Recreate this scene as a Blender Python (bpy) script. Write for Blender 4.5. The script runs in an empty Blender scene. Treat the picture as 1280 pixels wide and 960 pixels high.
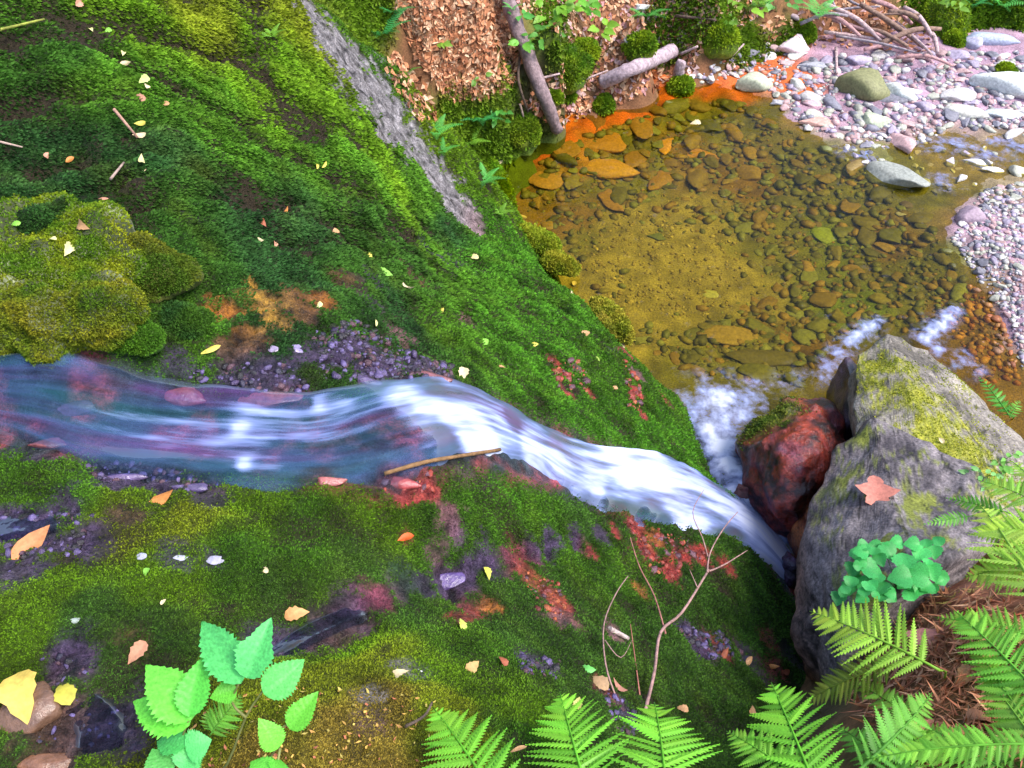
import bpy, bmesh, math, random
import numpy as np
from mathutils import Vector, Matrix
R = math.radians
scn = bpy.context.scene
COL = scn.collection
rng = np.random.default_rng(7)
random.seed(7)

# ------------------------------------------------------------------ camera, sky, sun, exposure
HC, PITCH, FPX = 4.5, R(48), 1005.0
cam_d = bpy.data.cameras.new('camera')
cam = bpy.data.objects.new('camera', cam_d); COL.objects.link(cam)
cam_d.sensor_width = 36; cam_d.lens = 36*FPX/1280
cam_d.clip_start = .02; cam_d.clip_end = 500
cam.location = (0, 0, HC); cam.rotation_euler = (math.pi/2-PITCH, 0, 0)
scn.camera = cam

SUN_EL, SUN_AZ = 58, 108            # azimuth clockwise from +Y
w = bpy.data.worlds.new('World'); scn.world = w; w.use_nodes = True
nt = w.node_tree; bg = nt.nodes['Background']
sky = nt.nodes.new('ShaderNodeTexSky'); sky.sky_type = 'NISHITA'; sky.sun_disc = False
sky.sun_elevation = R(SUN_EL); sky.sun_rotation = R(SUN_AZ); sky.air_density = 1.0; sky.dust_density = 2.0; sky.ozone_density = 1.5
nt.links.new(sky.outputs[0], bg.inputs[0]); bg.inputs[1].default_value = .15
sd = bpy.data.lights.new('sun', 'SUN'); sd.energy = 2.0; sd.angle = R(24); sd.color = (1, .94, .84)
so = bpy.data.objects.new('sun', sd); COL.objects.link(so)
so.rotation_euler = (R(90-SUN_EL), 0, -R(SUN_AZ)+math.pi)
scn.view_settings.view_transform = 'Standard'; scn.view_settings.look = 'None'
scn.view_settings.exposure = 1.42; scn.view_settings.gamma = 1
scn.cycles.max_bounces = 6; scn.cycles.transparent_max_bounces = 8
scn.cycles.diffuse_bounces = 3

# ------------------------------------------------------------------ pixel <-> world
FW = np.array([0, math.cos(PITCH), -math.sin(PITCH)]); UP = np.array([0, math.sin(PITCH), math.cos(PITCH)])
RT = np.array([1., 0, 0]); CAM = np.array([0, 0, HC])
def ray(u, v): return FW + (u-640)/FPX*RT - (v-480)/FPX*UP
def at(u, v, z):
    d = ray(u, v); t = (z-HC)/d[2]
    return CAM + d*t
def depth(p): return float(np.dot(np.asarray(p)-CAM, FW))

# ------------------------------------------------------------------ numpy noise
_pm = np.random.default_rng(3).permutation(256); _pm = np.concatenate([_pm, _pm, _pm])
_gr = np.random.default_rng(4).normal(size=(256, 3)); _gr /= np.linalg.norm(_gr, axis=1)[:, None]
def perlin(p):
    p = np.asarray(p, float); i = np.floor(p).astype(int); f = p-i; i &= 255
    uu = f*f*f*(f*(f*6-15)+10); out = 0
    for a in (0, 1):
        for b in (0, 1):
            for c in (0, 1):
                h = _pm[_pm[_pm[(i[:, 0]+a) & 255]+((i[:, 1]+b) & 255)]+((i[:, 2]+c) & 255)]
                g = _gr[h]; d = f-np.array([a, b, c])
                wgt = (uu[:, 0] if a else 1-uu[:, 0])*(uu[:, 1] if b else 1-uu[:, 1])*(uu[:, 2] if c else 1-uu[:, 2])
                out = out+wgt*(g*d).sum(1)
    return out*1.5
def fbm(p, o=4, lac=2.03, gain=.5):
    p = np.asarray(p, float); s = 0; a = 1
    for k in range(o): s = s+a*perlin(p+k*17.3); p = p*lac; a *= gain
    return s
def ridge(p, o=3):
    p = np.asarray(p, float); s = 0; a = 1
    for k in range(o): s = s+a*(1-2*np.abs(perlin(p+k*9.1))); p = p*2.1; a *= .5
    return s
def sst(a, b, x): t = np.clip((x-a)/(b-a), 0, 1); return t*t*(3-2*t)

# ------------------------------------------------------------------ height fields
class HF:
    def __init__(s, x0, x1, y0, y1, dx):
        s.x0, s.y0, s.dx = x0, y0, dx
        s.nx = int((x1-x0)/dx)+1; s.ny = int((y1-y0)/dx)+1
        s.X, s.Y = np.meshgrid(x0+np.arange(s.nx)*dx, y0+np.arange(s.ny)*dx)
        s.Z = np.zeros_like(s.X)
    def rbf(s, pts, c=.25, lam=1e-3):
        pts = np.array(pts, float); n = len(pts); xy = pts[:, :2]
        r = np.sqrt(((xy[:, None]-xy[None])**2).sum(2)+c*c)
        A = np.zeros((n+3, n+3)); A[:n, :n] = -r+lam*np.eye(n); A[:n, n] = 1; A[:n, n+1:] = xy; A[n:, :n] = A[:n, n:].T
        sol = np.linalg.solve(A, np.concatenate([pts[:, 2], np.zeros(3)]))
        st = 3
        gx = s.X[::st, ::st]; gy = s.Y[::st, ::st]
        z = sol[n]+sol[n+1]*gx+sol[n+2]*gy
        for k in range(n): z = z-sol[k]*np.sqrt((gx-xy[k, 0])**2+(gy-xy[k, 1])**2+c*c)
        fi = np.clip(np.arange(s.ny)/st, 0, gx.shape[0]-1.001); fj = np.clip(np.arange(s.nx)/st, 0, gx.shape[1]-1.001)
        i = fi.astype(int); j = fj.astype(int); a = (fi-i)[:, None]; b = (fj-j)[None]
        s.Z = (z[i][:, j]*(1-a)*(1-b)+z[i+1][:, j]*a*(1-b)+z[i][:, j+1]*(1-a)*b+z[i+1][:, j+1]*a*b)
        return s
    def ev(s, x, y, F=None):
        F = s.Z if F is None else F
        fx = np.clip((np.asarray(x)-s.x0)/s.dx, 0, s.nx-1.001); fy = np.clip((np.asarray(y)-s.y0)/s.dx, 0, s.ny-1.001)
        j = fx.astype(int); i = fy.astype(int); b = fx-j; a = fy-i
        if F.ndim == 3: a = a[..., None]; b = b[..., None]
        return F[i, j]*(1-a)*(1-b)+F[i+1, j]*a*(1-b)+F[i, j+1]*(1-a)*b+F[i+1, j+1]*a*b
    def inside(s, x, y): return (x >= s.x0) & (x <= s.x0+(s.nx-1)*s.dx) & (y >= s.y0) & (y <= s.y0+(s.ny-1)*s.dx)
    def nrm(s, x, y, e=.03):
        n = np.stack([-(s.ev(x+e, y)-s.ev(x-e, y))/(2*e), -(s.ev(x, y+e)-s.ev(x, y-e))/(2*e), np.ones_like(np.asarray(x, float))], -1)
        return n/np.linalg.norm(n, axis=-1, keepdims=True)
    def pos(s): return np.stack([s.X.ravel(), s.Y.ravel(), s.Z.ravel()], 1)
def px(pts): return [tuple(at(u, v, z)) for u, v, z in pts]

# stream centre line in the photograph with the height of its bed
STREAM = [(-220, 470, 2.62), (-100, 478, 2.58), (0, 492, 2.53), (150, 522, 2.45), (300, 548, 2.38), (450, 553, 2.31), (540, 528, 2.2), (600, 530, 1.98),
          (660, 555, 1.66), (740, 588, 1.22), (830, 612, .8), (910, 640, .43), (965, 685, .13), (1000, 735, 0)]
slope_px = STREAM + [
 (0, 420, 2.66), (0, 300, 2.76), (0, 150, 2.95), (0, 0, 3.15), (-250, 400, 2.8), (-250, 150, 3.1), (-250, 0, 3.4),
 (200, 425, 2.5), (200, 300, 2.6), (200, 150, 2.75), (200, 0, 2.9), (110, 430, 2.6),
 (300, 420, 2.4), (300, 300, 2.42), (300, 150, 2.5),
 (400, 450, 2.33), (400, 300, 2.2), (400, 150, 2.2), (400, 20, 2.3), (330, 0, 2.6),
 (450, 100, 1.95), (490, 150, 1.6), (520, 190, 1.35), (560, 235, 1.05), (590, 280, .8), (480, 230, 1.75), (540, 300, 1.3),
 (600, 200, .62), (635, 250, .3), (560, 160, 1.0), (510, 100, 1.5), (620, 290, .65),
 (500, 350, 1.75), (500, 430, 2.05), (560, 470, 2.05), (600, 400, 1.5), (600, 330, 1.05), (650, 320, .55), (650, 450, 1.38), (690, 355, .45),
 (700, 400, .8), (725, 375, .38), (750, 480, .88), (780, 440, .45), (800, 520, .72), (830, 485, .22), (870, 565, .16), (850, 555, .42), (700, 515, 1.4), (880, 592, .28),
 (-150, 620, 2.62), (0, 600, 2.55), (0, 660, 2.6), (0, 800, 2.62), (0, 960, 2.6), (200, 640, 2.47), (200, 760, 2.52), (200, 960, 2.68),
 (400, 640, 2.36), (400, 700, 2.38), (390, 790, 2.33), (400, 870, 2.55), (420, 960, 2.65), (520, 620, 2.2), (600, 620, 2.0), (560, 725, 2.0), (600, 700, 1.92), (640, 690, 1.75),
 (600, 800, 2.12), (600, 960, 2.45), (700, 650, 1.5), (760, 665, 1.22), (700, 750, 1.7), (720, 850, 2.0), (740, 960, 2.3),
 (850, 700, .93), (850, 800, 1.15), (850, 900, 1.5), (850, 980, 1.75), (950, 745, .55), (950, 850, .8), (980, 920, 1.0), (1000, 800, .35), (1000, 1000, 1.3)]
slope_w = px(slope_px)
for u, v, z in [(640, 262, .2), (700, 345, .3), (735, 385, .3), (790, 440, .3), (845, 490, .15), (885, 570, .1)]:
    p = at(u, v, z); slope_w += [(p[0]+.22, p[1]+.2, -.35), (p[0]+.6, p[1]+.5, -1.2)]
for u, v in [(590, 150), (620, 190)]:
    p = at(u, v, .5); slope_w += [(p[0]+.3, p[1]+.5, -.6)]
slope_w += [(-4.5, -.6, 2.9), (-2, -.6, 2.75), (0, -.6, 2.75), (1.5, -.6, 2.2), (-4.5, 4, 4.0), (-4.5, 6.6, 4.6), (-2.6, 6.6, 2.6), (-1.2, 6.6, .8), (2.2, 2.6, -.3), (2.2, 1.4, .2), (1.75, 3.0, -.2), (2.2, 4, -1.3), (1.2, 5.5, -1.6), (.3, 6.6, -1.3)]
S = HF(-4.5, 2.2, -.6, 6.6, .016).rbf(slope_w, .18, 2e-3)
S.base = S.Z.copy()

litter_px = [(400, -40, 2.0), (440, 0, 1.7), (480, 20, 1.5), (520, 60, 1.2), (520, 0, 1.6), (560, 120, .75), (600, 60, 1.1), (600, 0, 1.5), (640, 100, .6), (600, 170, .3), (620, 185, .15), (650, 170, .12), (690, 150, .05),
 (650, 60, .95), (700, 0, 1.35), (680, 90, .5), (720, 100, .28), (740, 125, .08), (760, 60, .5), (800, 0, 1.0), (790, 95, .13), (850, 60, .25), (850, 100, .03), (900, 0, .8), (900, 80, .12), (950, 60, .15), (1000, 0, .5), (1000, 60, .15),
 (1100, 0, .4), (1100, 45, .2), (1200, 0, .45), (1200, 35, .2), (1280, 0, .45), (1280, 35, .2)]
litter_w = px(litter_px)+[(-6, 7, 4.5), (-6, 12, 6.5), (-2.5, 9, 3.6), (-1, 11, 3.6), (2, 11, 2.6), (4, 13, 2.0), (9, 13, 2.2), (9, 16, 4), (0, 16, 5.5), (-6, 16, 7.5), (0, 5, -.4), (-1.0, 4.6, .5), (9, 5, -1.4), (4, 5, -1.4)]
for u, v in [(625, 205), (650, 192), (680, 176), (705, 166), (740, 150), (780, 136), (820, 122), (850, 112), (890, 104), (930, 96), (970, 80), (1000, 66), (1060, 62), (1120, 62), (1180, 60), (1240, 58), (1300, 58)]:
    p = at(u, v, 0); litter_w += [tuple(p), (p[0]*.97, p[1]-.25, -.22), (p[0]*.93, p[1]-.8, -.7)]
for u, v, z in [(400, 20, 2.3), (450, 60, 2.0), (450, 100, 1.95), (490, 150, 1.6), (520, 190, 1.35), (560, 235, 1.05), (510, 100, 1.5), (560, 160, 1.0), (600, 200, .62), (470, 60, 1.9)]:
    p = at(u, v, z); litter_w.append((p[0], p[1], z-.35 if v in (60, 100, 160, 200) and u > 460 else z-.6))
L = HF(-6, 9, 4.6, 16, .05).rbf(litter_w, .1, 3e-3)
L.base = L.Z.copy()

bed_px = [(640, 200, -.15), (700, 172, -.04), (780, 140, -.03), (850, 112, -.02), (930, 118, -.01), (700, 250, -.3), (800, 200, -.22), (900, 170, -.18), (850, 320, -.33), (1000, 260, -.26), (1000, 400, -.35), (900, 470, -.4), (1100, 330, -.22), (800, 430, -.4), (760, 340, -.33),
 (1150, 380, -.14), (1010, 170, -.01), (1050, 190, -.01), (1090, 212, -.01), (1130, 240, -.06), (1180, 300, -.01), (1215, 345, .0), (1245, 400, -.01), (1265, 450, -.015), (1230, 440, -.03), (1150, 195, -.03), (1250, 195, -.03), (1180, 250, -.04), (1210, 215, -.015), (1280, 205, -.03), (1300, 190, -.03),
 (1100, 130, .07), (1060, 100, .06), (1000, 110, .02), (1000, 140, .03), (970, 95, .05), (1200, 110, .09), (1190, 150, .03), (1280, 110, .12), (1280, 155, .06), (1280, 60, .16), (1150, 60, .16), (1050, 60, .12), (920, 85, .04), (1280, 290, .1), (1240, 270, .07), (1280, 400, .09), (1280, 340, .1), (1290, 245, .05),
 (1020, 520, -.3), (1200, 470, -.05), (950, 620, -.2)]
bed_w = px(bed_px)+[(9, 12, .5), (9, 9, .25), (9, 6, .3), (9, 3, .3), (5, 2, .1), (2, 2, -.3), (0, 4, -.5), (-1, 7, -.4), (-1, 12, 0), (3, 12, .1)]
P = HF(-1, 9, 1.8, 12, .035).rbf(bed_w, .15, 2e-3)
P.base = P.Z.copy()

bank_px = [(1060, 865, 1.15), (1100, 900, 1.7), (1040, 960, 1.7), (1250, 900, 2.1), (1200, 800, 1.75), (1250, 720, 1.4), (1150, 800, 1.5), (1090, 820, 1.1), (1290, 640, 1.0), (1190, 740, 1.3), (1300, 580, .5), (1260, 520, .15), (1350, 600, .7), (1200, 980, 2.2)]
bank_w = px(bank_px)+[(5, -.6, 3.0), (5, 1, 2.0), (5, 2.2, 1.0), (5, 3.4, -.2), (3.2, 3.1, -.4), (2, -.6, 2.7), (1, -.6, 2.3), (1.0, 1.4, .2), (1.35, 1.9, -.3), (1.6, 2.6, -.4), (2.3, 3.2, -.4), (1.0, .9, 1.2)]
B = HF(.9, 5, -.6, 3.4, .02).rbf(bank_w, .12, 2e-3)
B.base = B.Z.copy()
FIELDS = (S, L, P, B)

def on(u, v, fields=FIELDS, base=True, tmin=.8, tmax=16, lift=0.):
    d = ray(u, v); t = np.arange(tmin, tmax, .012); q = CAM+d*t[:, None]
    h = np.full(len(t), -9.)
    for F in fields:
        ok = F.inside(q[:, 0], q[:, 1])
        h[ok] = np.maximum(h[ok], F.ev(q[ok, 0], q[ok, 1], F.base if base else F.Z))
    k = np.argmax(q[:, 2] < h+lift)
    if not (q[:, 2] < h+lift).any(): return at(u, v, 0)
    return q[k]
def normal_at(p, fields=FIELDS):
    best = max((F for F in fields if F.inside(p[0], p[1])), key=lambda F: F.ev(p[0], p[1]), default=None)
    return np.array([0, 0, 1.]) if best is None else best.nrm(p[0], p[1])

# ------------------------------------------------------------------ mesh and object helpers
def tag(o, label=None, cat=None, group=None, kind=None):
    if label: o['label'] = label
    if cat: o['category'] = cat
    if group: o['group'] = group
    if kind: o['kind'] = kind
    return o
def np_mesh(name, V, faces, cols=None, smooth=True, extra=None):
    V = np.asarray(V, np.float32); faces = np.asarray(faces, np.int32); k = faces.shape[1]
    me = bpy.data.meshes.new(name)
    me.vertices.add(len(V)); me.vertices.foreach_set('co', V.ravel())
    me.loops.add(faces.size); me.loops.foreach_set('vertex_index', faces.ravel())
    me.polygons.add(len(faces)); me.polygons.foreach_set('loop_start', np.arange(0, faces.size, k, dtype=np.int32))
    me.polygons.foreach_set('use_smooth', np.full(len(faces), smooth))
    if cols is not None: set_col(me, cols)
    for nm, val in (extra or {}).items():
        a = me.attributes.new(nm, 'FLOAT', 'POINT'); a.data.foreach_set('value', np.asarray(val, np.float32))
    me.update(calc_edges=True)
    return me
def set_col(me, cols):
    c = np.ones((len(cols), 4), np.float32); c[:, :3] = cols
    a = me.attributes.new('col', 'FLOAT_COLOR', 'POINT'); a.data.foreach_set('color', c.ravel())
def link(name, me, mat=None, parent=None, loc=None):
    o = bpy.data.objects.new(name, me); COL.objects.link(o)
    if mat and me is not None and len(me.materials) == 0: me.materials.append(mat)
    if parent: o.parent = parent
    if loc is not None: o.location = loc
    return o
def grid_faces(ny, nx):
    i = np.arange(ny*nx).reshape(ny, nx)
    return np.stack([i[:-1, :-1].ravel(), i[:-1, 1:].ravel(), i[1:, 1:].ravel(), i[1:, :-1].ravel()], 1)
def empty(name, loc):
    o = bpy.data.objects.new(name, None); COL.objects.link(o); o.location = tuple(loc); o.empty_display_size = .1
    return o
def frame(x, n):
    x = np.asarray(x, float); x = x/np.linalg.norm(x); n = np.asarray(n, float); n = n-x*np.dot(n, x); n /= np.linalg.norm(n)+1e-9
    return x, np.cross(n, x), n
def mat4(x, y, n, loc, s=(1, 1, 1)):
    M = Matrix.Identity(4)
    for r in range(3):
        M[r][0] = x[r]*s[0]; M[r][1] = y[r]*s[1]; M[r][2] = n[r]*s[2]; M[r][3] = loc[r]
    return M

# ------------------------------------------------------------------ materials
def mk(name):
    m = bpy.data.materials.new(name); m.use_nodes = True; t = m.node_tree
    return m, t, t.nodes['Principled BSDF'], t.nodes['Material Output']
def nn(t, typ, **kw):
    n = t.nodes.new(typ)
    for k, v in kw.items():
        if k[0] == 'i' and k[1:].isdigit(): n.inputs[int(k[1:])].default_value = v
        elif k in n.inputs.keys(): n.inputs[k].default_value = v
        else: setattr(n, k, v)
    return n
def noise(t, scale, detail=4, vec=None, rough=.55):
    n = nn(t, 'ShaderNodeTexNoise'); n.inputs['Scale'].default_value = scale; n.inputs['Detail'].default_value = detail; n.inputs['Roughness'].default_value = rough
    if vec: t.links.new(vec, n.inputs['Vector'])
    return n
def maprange(t, src, a, b, c, d):
    n = nn(t, 'ShaderNodeMapRange', i1=a, i2=b, i3=c, i4=d); t.links.new(src, n.inputs[0]); return n.outputs[0]
def mul(t, col, fac):
    n = nn(t, 'ShaderNodeMix', data_type='RGBA', blend_type='MULTIPLY'); n.inputs[0].default_value = 1
    t.links.new(col, n.inputs[6]); t.links.new(fac, n.inputs[7]); return n.outputs[2]
def attr_mat(name, src='attr', rough=.85, wet=None, fine=90, lo=.6, hi=1.35, bump=.4, bscale=60, spec=.4, transl=0, objspace=False, bdist=.012, coat=0):
    m, t, p, out = mk(name)
    tc = nn(t, 'ShaderNodeTexCoord')
    vec = tc.outputs['Object'] if objspace else nn(t, 'ShaderNodeNewGeometry').outputs['Position']
    if src == 'attr': c = nn(t, 'ShaderNodeAttribute', attribute_name='col').outputs['Color']
    else: c = nn(t, 'ShaderNodeObjectInfo').outputs['Color']
    if fine:
        nz = noise(t, fine, 5, vec); c = mul(t, c, maprange(t, nz.outputs[0], .25, .75, lo, hi))
    t.links.new(c, p.inputs['Base Color'])
    p.inputs['Roughness'].default_value = rough; p.inputs['Specular IOR Level'].default_value = spec
    p.inputs['Coat Weight'].default_value = coat; p.inputs['Coat Roughness'].default_value = .12
    if wet:
        a = nn(t, 'ShaderNodeAttribute', attribute_name=wet).outputs['Fac']
        t.links.new(maprange(t, a, 0, 1, rough, .27), p.inputs['Roughness'])
        t.links.new(maprange(t, a, 0, 1, .2, .55), p.inputs['Specular IOR Level'])
    if bump:
        nb = noise(t, bscale, 6, vec, .65); b = nn(t, 'ShaderNodeBump'); b.inputs['Strength'].default_value = bump; b.inputs['Distance'].default_value = bdist
        t.links.new(nb.outputs[0], b.inputs['Height']); t.links.new(b.outputs[0], p.inputs['Normal'])
    if transl:
        tr = nn(t, 'ShaderNodeBsdfTranslucent'); t.links.new(c, tr.inputs[0]); mx = nn(t, 'ShaderNodeMixShader'); mx.inputs[0].default_value = transl
        t.links.new(p.outputs[0], mx.inputs[1]); t.links.new(tr.outputs[0], mx.inputs[2]); t.links.new(mx.outputs[0], out.inputs[0])
    return m
M_SLOPE = attr_mat('wet_mossy_rock', wet='wet', bump=1, bscale=48, fine=95, lo=.25, hi=1.7, bdist=.05)
M_MOSS = attr_mat('moss_sprigs', rough=.8, fine=0, bump=0, spec=.15, transl=.3)
M_BED = attr_mat('creek_bed', wet='', bump=.8, bscale=50, fine=70, lo=.4, hi=1.6)
M_SOIL = attr_mat('forest_soil', rough=.95, bump=.8, bscale=40, fine=60)
M_ROCK = attr_mat('dry_rock', rough=.8, bump=1, bscale=38, fine=75, lo=.35, hi=1.6)
M_WETROCK = attr_mat('wet_rock', rough=.28, bump=1, bscale=55, fine=70, lo=.35, hi=1.7, spec=.6, coat=.12)
M_STONE = attr_mat('creek_stone', src='obj', rough=.6, bump=.4, bscale=60, fine=40, lo=.6, hi=1.35)
M_WETSTONE = attr_mat('wet_stone', src='obj', rough=.2, bump=.5, bscale=60, fine=40, lo=.5, hi=1.4, spec=.9)
M_PEBBLE = attr_mat('pebbles', rough=.55, bump=.3, bscale=90, fine=80)
M_WETPEBBLE = attr_mat('wet_pebbles', rough=.3, bump=.8, bscale=90, fine=80, spec=.6)
M_LEAF = attr_mat('green_leaf', src='obj', rough=.45, fine=22, lo=.6, hi=1.25, bump=0, transl=.4, objspace=True, spec=.35)
M_DEAD = attr_mat('dead_leaf', src='obj', rough=.6, fine=60, lo=.7, hi=1.25, bump=.2, bscale=120, transl=.2)
M_LITTER = attr_mat('leaf_litter', rough=.75, fine=60, bump=0, transl=.15)
M_BARK = attr_mat('bark', src='obj', rough=.8, fine=30, lo=.4, hi=1.4, bump=1, bscale=45)

# ------------------------------------------------------------------ relief, cover and colour of the mossy slope
def anchors(lst, fields=FIELDS): return [(on(u, v, fields), r*depth(on(u, v, fields))/FPX, a) for u, v, r, a in lst]
D, MI, LI, YE, BL, BR, OC = (.030, .084, .010), (.055, .142, .010), (.095, .190, .008), (.15, .19, .010), (.022, .068, .016), (.058, .175, .012), (.26, .19, .03)
DM = (.046, .112, .014)
MOSS = anchors([(u, v, 1, c) for u, v, c in [
 (0, 20, MI), (60, 60, D), (150, 30, LI), (260, 20, YE), (330, 60, LI), (360, 20, YE), (30, 120, D), (120, 90, MI), (230, 130, MI), (60, 200, BL), (180, 200, BL), (280, 180, MI), (330, 130, LI), (380, 120, LI), (400, 190, MI),
 (440, 220, MI), (300, 260, BL), (370, 280, BL), (220, 260, D), (450, 280, D), (480, 220, LI), (520, 250, MI), (560, 300, BL), (350, 350, BL), (430, 350, D), (500, 330, D), (250, 330, D),
 (560, 350, MI), (600, 330, BR), (640, 360, BR), (620, 400, BR), (560, 420, MI), (500, 400, BL), (700, 430, BR), (740, 470, MI), (680, 480, BR), (760, 520, BR), (820, 540, BR), (800, 480, MI), (850, 560, BR), (640, 300, BR), (700, 340, LI),
 (600, 200, LI), (620, 240, LI), (560, 170, LI), (540, 140, YE), (440, 40, LI), (480, 80, MI),
 (250, 440, MI), (200, 430, D), (150, 420, MI), (330, 440, BL), (400, 420, D),
 (40, 560, MI), (60, 600, MI), (200, 625, LI), (330, 630, LI), (450, 640, LI), (250, 660, YE), (150, 660, YE), (400, 670, MI), (300, 700, MI), (80, 740, LI), (200, 720, LI), (30, 800, LI), (100, 780, DM), (200, 800, DM), (300, 760, MI), (150, 840, DM), (350, 740, DM), (20, 940, DM), (160, 930, LI),
 (450, 690, DM), (550, 640, MI), (620, 610, BR), (620, 650, MI), (680, 620, MI), (720, 650, DM), (500, 740, DM), (550, 790, MI), (640, 760, DM), (700, 700, MI), (780, 720, MI), (740, 770, DM), (650, 800, DM), (760, 830, DM), (720, 900, DM), (820, 780, DM), (900, 760, DM), (950, 780, DM), (860, 860, DM), (930, 880, DM), (980, 820, DM), (800, 920, DM),
 (430, 800, LI), (480, 830, YE), (400, 850, YE), (540, 850, LI), (600, 870, LI), (640, 930, MI), (500, 900, OC), (420, 920, OC), (350, 900, YE), (480, 950, OC), (300, 950, OC), (250, 920, YE), (560, 920, YE)]])
PU, RD, OR, GR, BN, DK, PK, OCH = (.055, .036, .075), (.28, .035, .03), (.34, .12, .02), (.24, .22, .23), (.09, .045, .015), (.02, .018, .02), (.20, .09, .10), (.32, .17, .025)
BARE = [  # u, v, radius px, colour, strength
 (430, 435, 45, PU, 1), (475, 460, 40, PU, 1), (395, 440, 30, PU, .8), (300, 472, 35, PU, .8), (345, 480, 35, PU, .9), (235, 462, 26, PU, .7), (540, 465, 40, PU, .9), (150, 590, 45, PU, 1), (200, 600, 40, PU, 1), (260, 606, 30, PU, .8), (70, 548, 40, PU, .9),
 (50, 655, 55, PU, 1), (10, 655, 40, PU, 1), (25, 710, 38, PU, .9), (110, 668, 30, PU, .7), (85, 830, 36, PU, 1), (60, 900, 50, BN, 1), (110, 915, 55, PU, 1), (70, 945, 50, BN, 1), (150, 640, 22, BN, .8),
 (285, 397, 26, OR, 1), (330, 385, 30, OCH, 1), (372, 392, 32, BN, 1), (312, 425, 24, BN, 1), (400, 385, 22, OR, .9), (345, 405, 26, OCH, .7), (290, 440, 22, BN, .9),
 (490, 600, 30, RD, 1), (525, 605, 22, RD, 1), (470, 590, 25, RD, .7), (702, 465, 12, RD, .9), (707, 487, 16, RD, 1), (722, 462, 12, PK, .8), (735, 490, 10, RD, .9), (690, 452, 12, RD, .8), (785, 445, 16, RD, .9), (797, 470, 16, PK, .9), (795, 492, 15, RD, .9), (800, 518, 14, RD, 1), (830, 500, 12, RD, .7), (770, 440, 12, PU, .7),
 (560, 655, 26, PK, 1), (545, 690, 20, PK, .7), (572, 670, 18, PU, .8), (560, 730, 28, PU, 1), (610, 700, 34, PU, .8), (640, 692, 28, RD, .7), (655, 715, 26, RD, .9), (690, 745, 34, RD, .9), (700, 772, 26, PK, .9), (668, 730, 26, OR, .8), (590, 765, 24, RD, .9), (570, 775, 18, RD, .9), (610, 757, 18, OR, .9),
 (440, 765, 38, PU, .9), (400, 785, 36, BN, .9), (470, 752, 28, RD, .7), (425, 795, 30, BN, .7), (360, 795, 28, PU, .8), (500, 725, 30, BL, .7), (330, 800, 25, PU, .8),
 (735, 688, 13, RD, .9), (770, 665, 13, RD, .9), (797, 655, 18, RD, 1), (812, 690, 24, RD, 1), (835, 710, 22, RD, 1), (820, 672, 18, OR, .9), (850, 690, 18, RD, .9), (875, 690, 20, RD, .9), (800, 735, 16, OR, .7), (905, 705, 15, RD, .8),
 (670, 830, 26, PU, .9), (690, 838, 18, PU, .8), (780, 885, 26, PU, 1), (760, 865, 18, RD, .7), (870, 800, 30, PU, 1), (900, 810, 22, RD, .8), (765, 790, 20, PK, .8), (940, 830, 26, PU, .7), (965, 835, 24, RD, .7), (985, 820, 22, DK, .8), (960, 800, 20, RD, .5),
 (410, 40, 56, GR, .9), (428, 66, 69, GR, 1), (448, 95, 81, GR, 1), (470, 122, 81, GR, 1), (486, 148, 69, GR, 1), (502, 172, 53, GR, .4), (380, 10, 30, GR, .3), (530, 205, 38, GR, .9), (546, 225, 45, GR, 1), (560, 246, 42, GR, 1), (575, 264, 33, GR, 1), (590, 278, 22, PK, .9), (460, 8, 25, PU, .8), (250, 290, 14, PU, .5),
 (440, 365, 22, BN, .8), (470, 360, 22, PU, .6), (520, 355, 22, BN, .7), (550, 330, 26, PU, .5), (500, 418, 20, PK, .7), (580, 400, 16, PK, .6), (575, 335, 25, PU, .5), (460, 385, 20, PU, .5),
 (505, 670, 12, RD, .5), (345, 806, 20, PU, 1), (372, 796, 22, PU, 1), (400, 785, 24, PU, 1), (425, 772, 24, PU, 1), (450, 760, 24, PU, 1), (475, 749, 22, PU, 1), (500, 738, 22, PU, 1), (528, 732, 22, PU, 1), (555, 727, 24, PU, 1), (582, 716, 24, PU, 1), (610, 704, 24, PU, 1), (635, 696, 22, PU, 1), (660, 688, 22, PU, 1), (690, 680, 20, PU, 1), (720, 672, 18, PU, 1), (750, 667, 16, PU, .9), (320, 40, 10, DK, .5), (160, 800, 20, BN, .4), (230, 690, 25, PU, .5), (265, 700, 15, PU, .7), (225, 700, 14, PU, .7), (460, 870, 28, GR, .5), (510, 840, 25, GR, .4), (470, 900, 30, PK, .4), (630, 265, 10, DK, .4)]
BAREA = [(on(u, v, (S,)), r, c, s) for u, v, r, c, s in BARE]

def anchor_col(pos, anc, power=2.5):
    num = 0; den = 0
    for q, _, c in anc:
        d2 = ((pos-q)**2).sum(1)/depth(q)**2; wgt = 1/(d2+2e-4)**power
        num = num+wgt[:, None]*np.array(c); den = den+wgt
    return num/den[:, None]
mixc0 = lambda a, b, k: a*(1-k[:, None])+np.array(b)*k[:, None]
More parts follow.
